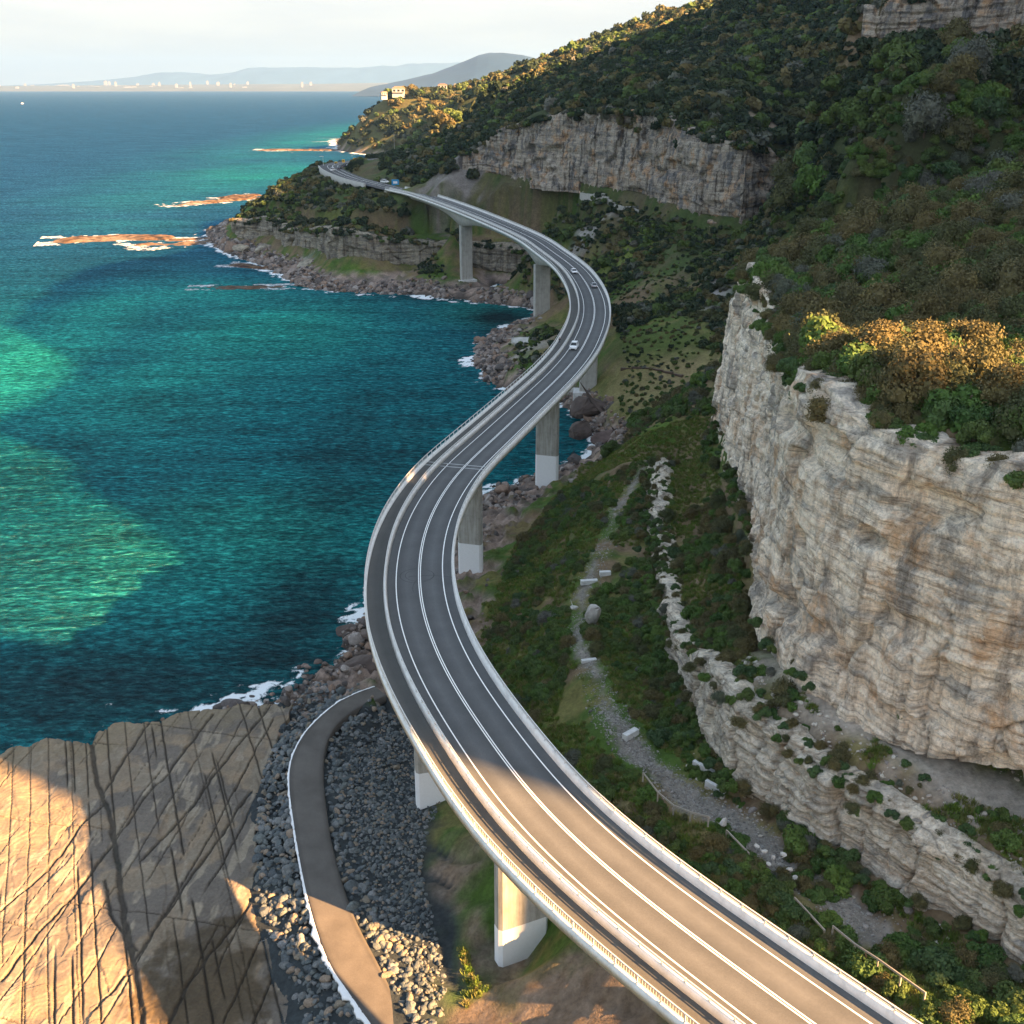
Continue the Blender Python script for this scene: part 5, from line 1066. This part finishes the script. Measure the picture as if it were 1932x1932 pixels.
def surf_patches():
    for i, (a, b, wd) in enumerate(SURF):
        L_ = np.linalg.norm(b-a); n = int(L_/1.1); m_ = 44; t = np.linspace(-.10, 1.0, n)[None, :]; q = np.linspace(-1.5, 1.5, m_)[:, None]; dx = (b-a)/L_; nx = np.array([-dx[1], dx[0]])
        X = a[0]+dx[0]*L_*t+nx[0]*q*wd; Y = a[1]+dx[1]*L_*t+nx[1]*q*wd; Z = 0*X+.12+.25*np.abs(fbm(X*.2, Y*.2, 0, 3, i))
        keep = (fbm(X*.06, Y*.10, 0, 4, 700+i)*1.3+fbm(X*.3, Y*.3, 0, 3, 720+i)*.8-.35*np.abs(np.abs(q)-.85)+.35*np.exp(-(t/.12)**2) > .02)
        f = grid_faces(m_, n); kk = keep.ravel(); f = f[kk[f].all(1)]
        if len(f): link('surf', npmesh('surf', np.stack([X, Y, Z], -1).reshape(-1, 3), f), M['foam'], kind='stuff', label='white surf breaking on the reef')
M['foam'] = simple('white_foam', (.75, .78, .8), .8, var=.1, vs=.5)
def lacy():
    m = M['foam']; n, l = m.node_tree.nodes, m.node_tree.links; b = n['Principled BSDF']; tr = n.new('ShaderNodeBsdfTransparent'); mx = n.new('ShaderNodeMixShader')
    f = noise(n, l, coords(n, l, (.6, 1, 1)), .45, 7, .75, .8); r = ramp(n, [(.44, (0, 0, 0)), (.58, (1, 1, 1))]); l.new(f, r.inputs[0]); l.new(r.outputs[0], mx.inputs[0]); l.new(tr.outputs[0], mx.inputs[1]); l.new(b.outputs[0], mx.inputs[2]); l.new(mx.outputs[0], n['Material Output'].inputs[0])
surf_patches(); lacy()
# ------------------------------------------------------------------ old road furniture on the track
def guard(name, pts, z, label, hgt=.95, rails=1, sp=2.6):
    pts = np.array([P(u, v, z_) for (u, v), z_ in zip(pts, z)]); pts, t = resample(pts, sp); o = empty(name, pts[0], label=label, cat='fence')
    base = pts[0]
    for p in pts:
        p[2] = Hs(p[0], p[1]); q = p-base; m_ = MB(); m_.box((q[0], q[1], q[2]+hgt/2-.2), (.14, .14, hgt+.4), rz=.5, bev=.015); m_.build('post', M['wood'], o)
    for k in range(rails):
        m_ = MB()
        for a, b in zip(pts[:-1], pts[1:]): 
            d_ = b-a; L_ = np.linalg.norm(d_); c = (a+b)/2-base; m_.box((c[0], c[1], c[2]+hgt-.08-k*.4), (L_+.05, .10, .2), rz=math.atan2(d_[1], d_[0]), ry=-math.atan2(d_[2], math.hypot(d_[0], d_[1])))
        m_.build('rail', M['wood'], o)
guard('guard_fence', [(1213,1470),(1335,1568)], (18.6, 19.5), 'old pale timber guard fence at the edge of the widest gravel, left of the cliff')
guard('guard_fence', [(1370,1580),(1412,1618)], (19.8, 20.1), 'short old pale guard fence piece beside the pale pointed rock')
guard('guard_fence', [(1498,1708),(1556,1754)], (20.5, 20.8), 'short pale guard fence section above the bridge, farther of the two in the thicket')
guard('guard_fence', [(1570,1762),(1640,1816),(1740,1905)], (20.8, 21.1, 21.5), 'long pale guard fence running down to the lower right beside the bridge')
def slab(u, v, z, sz, rz, label):
    p = P(u, v, z); m_ = MB(); m_.box((0, 0, sz[2]/2-.15), sz, bev=.06); o = m_.build('concrete_block', M['block'], loc=(p[0], p[1], Hs(p[0], p[1])), rz=rz, label=label, cat='barrier block')
slab(1112, 1077, 17, (2.9, .8, .8), .15, 'pale concrete block across the track, left of a pair')
slab(1142, 1071, 17, (1.9, .8, .8), .1, 'pale concrete block across the track, right of a pair')
slab(1190, 1378, 18.2, (2.3, .8, .9), .75, 'pale concrete block where the gravel widens')
slab(1111, 1243, 17.3, (2.2, .6, .5), .25, 'half buried pale block on the track below the upright boulder')
slab(1330, 1432, 19.4, (3.2, .5, .9), -.85, 'pale concrete block at the foot of the banded cliff, farther of two')
slab(1352, 1462, 19.6, (2.8, .5, .9), -.85, 'pale concrete block at the foot of the banded cliff, nearer of two')
# old railway wall and culvert in the cove
def wall_line(name, pts, h, wd, mat, label, cat='wall'):
    pts = np.array([P(*q) for q in pts]); pts, _ = resample(pts, 3.); pts[:, 2] = [Hs(q[0], q[1]) for q in pts]; m_ = MB()
    for a, b in zip(pts[:-1], pts[1:]): d_ = b-a; c = (a+b)/2; m_.box((c[0]-pts[0][0], c[1]-pts[0][1], (a[2]+b[2])/2-pts[0][2]+h/2-1), (np.linalg.norm(d_)+.1, wd, h+2), rz=math.atan2(d_[1], d_[0]))
    return m_.build(name, mat, loc=pts[0], label=label, cat=cat)
wall_line('retaining_wall', [(1172,694,13.5),(1225,697,13.5),(1288,706,13.5)], .3, 1., M['soil'], 'dark old masonry retaining wall below the green slope in the cove')
wall_line('retaining_wall', [(1016,384,38),(1080,388,39),(1150,396,40),(1205,404,41)], 1.8, .8, M['conc'], 'thin pale wall along the old ledge under the broad far cliff')
m_ = MB(); a_ = P(1062, 738, 4); b_ = P(1150, 742, 4); m_.bar((0, 0, 0), tuple(b_-a_), 1.3, n=18); m_.build('culvert_pipe', M['conc'], loc=a_, label='fat grey drain pipe lying behind the graffiti covered pier footing', cat='pipe')
m_ = MB(); m_.box((0, 0, 0), (11, 5, 3.2), bev=.12); m_.box((0, .2, 2.6), (7.4, 4, 2.2), bev=.1)
p_ = P(1107, 728, 3); fo = m_.build('pier_plinth', M['block'], loc=p_, label='stepped concrete plinth with faded graffiti at the shore right of the bridge', cat='plinth')
for k, (x, cc) in enumerate(((-3, (.45, .22, .16)), (-.4, (.5, .3, .22)), (2.6, (.2, .32, .36)))):
    m_ = MB(); m_.box((x, -2.503, -.1), (2.2, .004, 1.5)); m_.build('graffiti', simple('graffiti_paint_%d' % k, cc, .8, var=.5, vs=1.2), fo)
# ------------------------------------------------------------------ vehicles and a walker on the bridge
def car(name, paint, label, kind='hatch', cat='car'):
    L_, W_, Hh = {'hatch': (4.2, 1.78, 1.48), 'suv': (4.7, 1.9, 1.75), 'sedan': (4.7, 1.82, 1.45), 'van': (4.9, 1.95, 1.95)}[kind]
    e = empty(name, (0, 0, 0), label=label, cat=cat)
    hx = L_/2; wb = .76; m_ = MB(); sill = .28; belt = .60*Hh
    m_.prism([(-hx, .45), (-hx+.05, belt-.02), (-hx+.5, belt+.05), (hx*.42, belt+.03), (hx-.12, belt-.18), (hx, .5), (hx-.05, sill), (-hx+.05, sill)], -W_/2, W_/2)
    bmesh.ops.bevel(m_.bm, geom=[ed for ed in m_.bm.edges], offset=.06, segments=2, affect='EDGES'); m_.build('body', paint, e)
    r0, r1 = ((-hx*.90, -hx*.78) if kind in ('suv', 'hatch', 'van') else (-hx*.72, -hx*.42)); f0, f1 = hx*.46, hx*.10 if kind != 'van' else hx*.3
    m_ = MB(); bm = m_.bm; w0, w1 = W_/2-.06, W_/2-.24; zb, zt = belt-.02, Hh-.05
    vs = [bm.verts.new(q) for q in ((r0, -w0, zb), (f0, -w0, zb), (f0, w0, zb), (r0, w0, zb), (r1, -w1, zt), (f1, -w1, zt), (f1, w1, zt), (r1, w1, zt))]
    for f in ((0, 1, 5, 4), (1, 2, 6, 5), (2, 3, 7, 6), (3, 0, 4, 7), (4, 5, 6, 7), (3, 2, 1, 0)): bm.faces.new([vs[i] for i in f])
    m_.build('window_glass', M['glass'], e)
    m_ = MB(); m_.box(((r1+f1)/2, 0, Hh-.02), (f1-r1+.08, 2*w1+.06, .07), bev=.03)
    for sy in (-1, 1): m_.bar((f0, sy*w0, zb), (f1, sy*w1, zt), .045); m_.bar((r0, sy*w0, zb), (r1, sy*w1, zt), .07); m_.bar(((f1+r1)/2-.1, sy*(w1+.03), zt), ((f0+r0)/2-.1, sy*(w0+.01), zb), .04)
    m_.build('roof', paint, e)
    for sx in (-1, 1):
        for sy in (-1, 1):
            m_ = MB(); m_.cyl((0, 0, 0), .33, .22, 'Y', 20); wl = m_.build('wheel', M['rubber'], e, loc=(sx*hx*.62, sy*(W_/2-.10), .33)); m_ = MB(); m_.cyl((0, sy*.02, 0), .2, .22, 'Y', 12); m_.build('rim', M['chrome'], wl)
    for sy in (-1, 1):
        m_ = MB(); m_.box((hx-.05, sy*(W_/2-.3), .62*belt+.12), (.14, .36, .16), bev=.03); m_.build('headlight', M['lamp'], e)
        m_ = MB(); m_.box((-hx+.04, sy*(W_/2-.22), .75*belt), (.12, .22, .24), bev=.03); m_.build('tail_light', M['red'], e)
        m_ = MB(); m_.box((f0-.15, sy*(W_/2+.1), belt+.05), (.14, .2, .14), bev=.04); m_.build('mirror', paint, e)
    m_ = MB(); m_.box((hx-.01, 0, .42), (.1, 1.0, .22), bev=.03); m_.build('grille', M['rubber'], e)
    return e
def on_road(o, s, off, back):
    p = at_s(s, off, .05); o.location = p; o.rotation_euler = (0, 0, head_s(s)+math.pi/2+(math.pi if back else 0))
on_road(car('car', M['carwhite'], 'white four wheel drive coming towards the camera at the start of the near bend', 'suv'), s_at_y(284), -2.0, True)
on_road(car('car', M['carsilver'], 'silver sedan driving away in the outer lane of the bend', 'sedan'), s_at_y(370), 1.9, False)
on_road(car('car', M['carwhite'], 'small white hatchback coming towards the camera, farthest car on the bend', 'hatch'), s_at_y(394), -1.7, True)
def parked(u, v, z, kind, paint, label, rz, cat='car'):
    o = car('car', paint, label, kind, cat); p = P(u, v, z); o.location = (p[0], p[1], z); o.rotation_euler = (0, 0, rz); return o
parked(726, 345, 42.3, 'van', M['carwhite'], 'white van parked on the verge just beyond the end of the bridge', -.6, 'van')
parked(628, 322, 44.05, 'suv', M['carwhite'], 'white car parked by the lamp post at the far bend', 1.4)
parked(641, 320, 44.05, 'hatch', M['cardark'], 'dark car parked beside the white one at the far bend', 1.3)
parked(660, 313, 44.05, 'sedan', M['carsilver'], 'silver car on the far bend under the trees', .6)
parked(652, 316, 44.05, 'hatch', M['cardark'], 'dark car on the far road between the silver and the parked ones', .6)
def skin_fig(name, joints, edges, rad, mat, parent):
    me = bpy.data.meshes.new(name); me.from_pydata([Vector(j) for j in joints], edges, []); o = link(name, me, None, parent)
    sk = o.modifiers.new('skin', 'SKIN'); 
    for i, r_ in enumerate(rad): me.skin_vertices[0].data[i].radius = (r_, r_)
    me.skin_vertices[0].data[0].use_root = True; sb = o.modifiers.new('sub', 'SUBSURF'); sb.levels = sb.render_levels = 1
    me.materials.append(mat); return o
s_ = s_at_y(289); pp = at_s(s_, -6.6, .05); pr_ = empty('person', pp, head_s(s_), label='person in dark clothes walking on the seaward walkway near the bend', cat='person')
skin_fig('body', [(0,0,.95),(0,0,1.15),(0,.01,1.42),(0,.02,1.55),(0,.03,1.68),(-.19,0,1.40),(-.25,.03,1.15),(-.23,.18,.98),(.19,0,1.40),(.25,-.03,1.15),(.23,.08,.95),(-.10,0,.90),(-.11,.14,.50),(-.11,.10,.10),(-.11,.24,.04),(.10,0,.90),(.11,-.10,.50),(.11,-.28,.12),(.11,-.16,.04)],
  [(0,1),(1,2),(2,3),(3,4),(2,5),(5,6),(6,7),(2,8),(8,9),(9,10),(0,11),(11,12),(12,13),(13,14),(0,15),(15,16),(16,17),(17,18)], [.15,.14,.16,.06,.1,.065,.05,.035,.065,.05,.035,.1,.07,.05,.04,.1,.07,.05,.04], M['skin'], pr_)
skin_fig('jacket', [(0,0,.88),(0,0,1.15),(0,.01,1.45),(-.2,0,1.41),(-.26,.03,1.15),(-.24,.15,1.02),(.2,0,1.41),(.26,-.03,1.15),(.24,.05,1.0)], [(0,1),(1,2),(2,3),(3,4),(4,5),(2,6),(6,7),(7,8)], [.17,.165,.15,.085,.07,.055,.085,.07,.055], M['black'], pr_)
skin_fig('trousers', [(0,0,.93),(-.10,0,.88),(-.11,.14,.50),(-.11,.10,.14),(.10,0,.88),(.11,-.10,.50),(.11,-.26,.16)], [(0,1),(1,2),(2,3),(0,4),(4,5),(5,6)], [.15,.115,.085,.065,.115,.085,.065], M['cardark'], pr_)
m_ = MB(); m_.ball((0, .02, 1.74), .11, (1, 1.1, .9)); m_.build('hair', M['soil'], pr_, smooth=True)
# ------------------------------------------------------------------ signs, lamp post, poles
def sign(name, p, h, w_, hh, mat, label, face, border=None):
    e = empty(name, p, face, label=label, cat='road sign'); m_ = MB()
    for x in ((-w_*.3, w_*.3) if w_ > 1.2 else (0,)): m_.bar((x, .05, -1), (x, .05, h+hh*.8), .06)
    m_.build('post', M['steel'], e); m_ = MB(); m_.box((0, 0, h+hh/2), (w_, .05, hh), bev=.02); m_.build('panel', mat, e)
    if border: m_ = MB(); m_.box((0, -.03, h+hh*.55), (w_*.55, .012, hh*.35)); m_.build('symbol', border, e)
p_ = Pyy(746, 351, 645); sign('information_sign', (p_[0], p_[1], p_[2]-1), 1.0, 4.2, 3.6, M['signblue'], 'blue roadside sign with pale symbol by the far end of the bridge', 0., M['signwhite'])
for k, (u, v, y) in enumerate([(619,316,765),(622,326,750),(634,309,772),(648,305,780),(669,302,790)]):
    p_ = Pyy(u, v, y); sign('warning_sign', (p_[0], p_[1], p_[2]-1.5), 1., 1.9, 1.9, M['signyellow'], ['yellow chevron sign, leftmost of the row on the far bend', 'yellow chevron sign standing below the leftmost one on the far bend', 'yellow chevron sign in the middle of the row on the far bend', 'yellow chevron sign right of the middle one on the far bend', 'yellow chevron sign nearest the dark wooded slope'][k], 0., M['black'])
p_ = Pyy(611, 325, 752); e = empty('street_lamp', (p_[0], p_[1], p_[2]-1), label='tall street lamp at the seaward edge of the far bend', cat='street lamp'); m_ = MB(); m_.bar((0, 0, -1), (0, 0, 11), .18, .1); m_.build('pole', M['steel'], e); m_ = MB(); m_.box((-.9, 0, 11.0), (2.6, .5, .25), bev=.05); m_.build('lamp_head', M['steel'], e)
def pole(u, v, y, h, label):
    p_ = Pyy(u, v, y); e = empty('power_pole', (p_[0], p_[1], p_[2]), label=label, cat='power pole'); m_ = MB(); m_.bar((0, 0, -6), (0, 0, h), .22, .14); m_.build('pole', M['wood'], e); m_ = MB(); m_.box((0, 0, h-.8), (2.4, .18, .18)); m_.build('crossarm', M['wood'], e)
pole(1052, 128, 1500, 12, 'power pole standing above the trees on the far ridge'); pole(744, 277, 830, 9, 'pale power pole on the wooded slope above the far bend')
# ------------------------------------------------------------------ house on the headland, distant town, boat
def house(p, w_, d_, h, rz, label, nwin=3):
    e = empty('house', p, rz, label=label, cat='house'); m_ = MB(); m_.box((0, 0, h/2-3), (w_, d_, h+6)); m_.build('wall', M['house'], e)
    m_ = MB(); m_.prism([(-w_/2-.6, h+.02), (w_/2+.6, h+.02), (w_*.25, h+h*.42), (-w_*.25, h+h*.42)], -d_/2-.6, d_/2+.6); m_.build('roof', M['roofred'], e)
    for k in range(nwin):
        x = (k-(nwin-1)/2)*w_/nwin; m_ = MB(); m_.box((x, -d_/2-.03, h*.55), (w_/nwin*.6, .12, h*.45)); m_.build('window', M['glass'], e)
    m_ = MB(); m_.box((0, -d_/2-1.2, h*.2), (w_*.9, 2.4, .25)); m_.build('balcony', M['house'], e)
for (u, v, y, w_, d_, h, rz, lb) in [(752,176,1760,19,11,7,.1,'white house with wide windows on the sunlit headland, largest building there'),(724,180,1740,9,7,4,.4,'small white house left of the large one on the headland'),(776,171,1790,12,9,5,-.2,'low white house right of the large one on the headland'),(835,167,1800,14,9,5,0,'pale house on the saddle behind the headland'),(1068,150,1480,12,9,6,.2,'small pale house among trees on the far ridge'),(968,268,700,9,7,3.5,.2,'tiny white shed in the forest above the broad far cliff')]:
    p_ = Pyy(u, v, y); house(tuple(p_), w_, d_, h, rz, lb)
def distant():
    # coastal plain across the bay
    def ridge_mesh(name, pts, y0, depth, z0, seed, rough, col, label, n=260, foot=0.):
        u = np.array([p[0] for p in pts], float); v = np.array([p[1] for p in pts], float); uu_ = np.linspace(u[0], u[-1], n); vv_ = np.interp(uu_, u, v)
        top = np.array([Pyy(a, b, y0) for a, b in zip(uu_, vv_)]); m_ = 20; V = []
        for k in range(m_):
            f = k/(m_-1); g = math.sin(f*math.pi)**.8 if f < .5 else 1-((f-.5)*2)**2*.6; z = z0+(top[:, 2]-z0)*g
            yy = y0-depth*.5+depth*f; x = top[:, 0]*yy/y0*1.0 if False else top[:, 0]
            z = z*(1+rough*fbm(x*.0012, np.full(n, yy)*.0012, 0, 4, seed)*(g < .99)); V.append(np.stack([x, np.full(n, yy)+0*x, z], -1))
        V = np.array(V); cc = np.array(col)*(1+.3*fbm(V[..., 0]*.002, V[..., 1]*.002, 0, 3, seed)[..., None])
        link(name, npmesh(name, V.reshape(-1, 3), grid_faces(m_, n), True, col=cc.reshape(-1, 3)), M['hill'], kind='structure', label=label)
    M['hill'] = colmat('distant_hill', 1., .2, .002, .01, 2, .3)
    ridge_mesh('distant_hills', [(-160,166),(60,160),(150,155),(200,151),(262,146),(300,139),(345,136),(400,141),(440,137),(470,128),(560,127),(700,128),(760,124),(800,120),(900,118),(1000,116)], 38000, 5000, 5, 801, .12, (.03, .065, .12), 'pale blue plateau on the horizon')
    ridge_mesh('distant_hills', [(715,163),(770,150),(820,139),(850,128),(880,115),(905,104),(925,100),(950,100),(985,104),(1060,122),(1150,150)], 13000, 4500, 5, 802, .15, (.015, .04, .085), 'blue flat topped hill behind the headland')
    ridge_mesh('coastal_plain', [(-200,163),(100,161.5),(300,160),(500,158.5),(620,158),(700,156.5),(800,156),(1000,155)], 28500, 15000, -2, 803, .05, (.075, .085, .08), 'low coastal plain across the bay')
    xs = np.linspace(-11000, 3600, 200); a = np.stack([xs, 20000+(2600-xs)*.9+350*np.sin(xs*.0015), 0*xs+.5], -1); b = a+np.array([0, 420, 5]); link('beach', npmesh('beach', np.concatenate([a, b]), grid_faces(2, 200)), simple('sand', (.4, .36, .3), .9, var=.08, vs=.01), kind='structure', label='thin pale beach across the bay')
    r = np.random.default_rng(5)
    def block(w_, d_, h):
        m_ = MB(); m_.box((0, 0, h/2-15), (w_, d_, h+30)); m_.box((w_*.15, 0, h+h*.06), (w_*.35, d_*.5, h*.12)); return m_
    us = np.concatenate([r.normal(330, 110, 60), r.normal(520, 60, 28), r.uniform(0, 850, 52)]); k = 0
    for u in us:
        if u < 0 or u > 860: continue
        y = r.uniform(24000, 27000) if k % 5 else r.uniform(22600, 24000); h = r.uniform(26, 58) if r.random() < .88 else r.uniform(80, 140); w_ = r.uniform(45, 170) if h < 60 else r.uniform(36, 60)
        if 60 < k < 72: h, w_ = r.uniform(14, 24), r.uniform(100, 190)
        x = (u-C0)/F*(y*CT+HC*ST); e = empty('tower_block' if h > 60 else 'town_building', (x, y, 14+(y-22000)*.010), label='pale %s in the hazy town across the bay' % ('high rise block' if h > 60 else 'low building'), cat='building', group='%s in the town across the bay' % ('high rise blocks' if h > 60 else 'low buildings'))
        m_ = block(w_, 30, h); m_.build('wall', M['city'], e); m_ = MB()
        for q in range(2 if h < 45 else 5): m_.box((0, -15.3, h*(.25+.6*q/(2 if h < 45 else 5))), (w_*.86, .5, h*.10 if h < 45 else h*.05))
        m_.build('window', M['citydark'], e); k += 1
distant()
p_ = P(42, 196, 0); e = empty('boat', p_, 1.2, label='tiny white boat far out on the open sea', cat='boat'); m_ = MB(); m_.prism([(-9, 2.6), (10, 3.4), (7, -.6), (-8.5, -.6)], -2.4, 2.4); m_.build('hull', M['carwhite'], e); m_ = MB(); m_.box((-1.5, 0, 4.2), (7, 3.6, 3), bev=.2, taper=.8); m_.build('cabin', M['carwhite'], e)
# ------------------------------------------------------------------ haze
def haze():
    x0, x1, y0, y1, z0, z1 = -26500, 24500, -500, 45500, -24, 1100
    m_ = MB(); m_.box(((x0+x1)/2, (y0+y1)/2, (z0+z1)/2), (x1-x0, y1-y0, z1-z0)); o = m_.build('haze', None, kind='stuff', label='thin sea haze')
    m = bpy.data.materials.new('haze'); m.use_nodes = True; n = m.node_tree.nodes; n.remove(n['Principled BSDF']); pv = n.new('ShaderNodeVolumePrincipled'); pv.inputs['Color'].default_value = (.26, .48, .85, 1); pv.inputs['Density'].default_value = HAZE; pv.inputs['Anisotropy'].default_value = .1
    m.node_tree.links.new(pv.outputs[0], n['Material Output'].inputs['Volume']); o.data.materials.append(m)
HAZE = 2.8e-5
haze()

def gravel():
    n = 26000; i = rng.integers(0, len(PATHL)-1, n); t = rng.random(n)[:, None]; p = PATHL[i, :2]*(1-t)+PATHL[i+1, :2]*t; x = p[:, 0]+rng.normal(size=n)*1.5; y = p[:, 1]+rng.normal(size=n)*1.5
    k = (pathd(x, y) < 2.6) & (rng.random(n) < np.where(y < 125, .5, .22)); x, y = x[k], y[k]; z = Hland(x, y); n = len(x); r_ = np.exp(rng.normal(size=n)*.5)*.09
    gn_scatter('gravel', with_mat(STN, M['gravelstone']), np.stack([x, y, z], 1), np.stack([r_]*3, 1), np.stack([rng.uniform(-.5, .5, n), rng.uniform(-.5, .5, n), rng.uniform(0, 6.28, n)], 1), rng.integers(0, 8, n), 'loose grey gravel and chips on the old track')
    # scree at the feet of the near cliffs
    n = 9000; x = rng.uniform(20, 66, n); y = rng.uniform(66, 128, n); du = seg_dist(x, y, UB[:, :2]); dl = seg_dist(x, y, LB[:, :2]); z = Hland(x, y)
    k = (((du < 7) & (z > 24) & (z < 42)) | ((dl < 3.5) & (z < 25))) & cliff_clear(x, y, .1, .1); x, y, z = x[k], y[k], z[k]; n = len(x); r_ = np.exp(rng.normal(size=n)*.6)*.14
    gn_scatter('scree', with_mat(STN, M['paler2']), np.stack([x, y, z], 1), np.stack([r_]*3, 1), np.stack([rng.uniform(-.5, .5, n), rng.uniform(-.5, .5, n), rng.uniform(0, 6.28, n)], 1), rng.integers(0, 8, n), 'pale sandstone scree at the feet of the near cliffs')
M['gravelstone'] = stone_mat('gravel_stone', [(.20, .19, .17), (.27, .26, .24), (.14, .13, .12), (.32, .30, .28)]); M['paler2'] = stone_mat('scree_stone', [(.42, .38, .32), (.32, .28, .24), (.5, .46, .4), (.25, .22, .2)])
gravel()
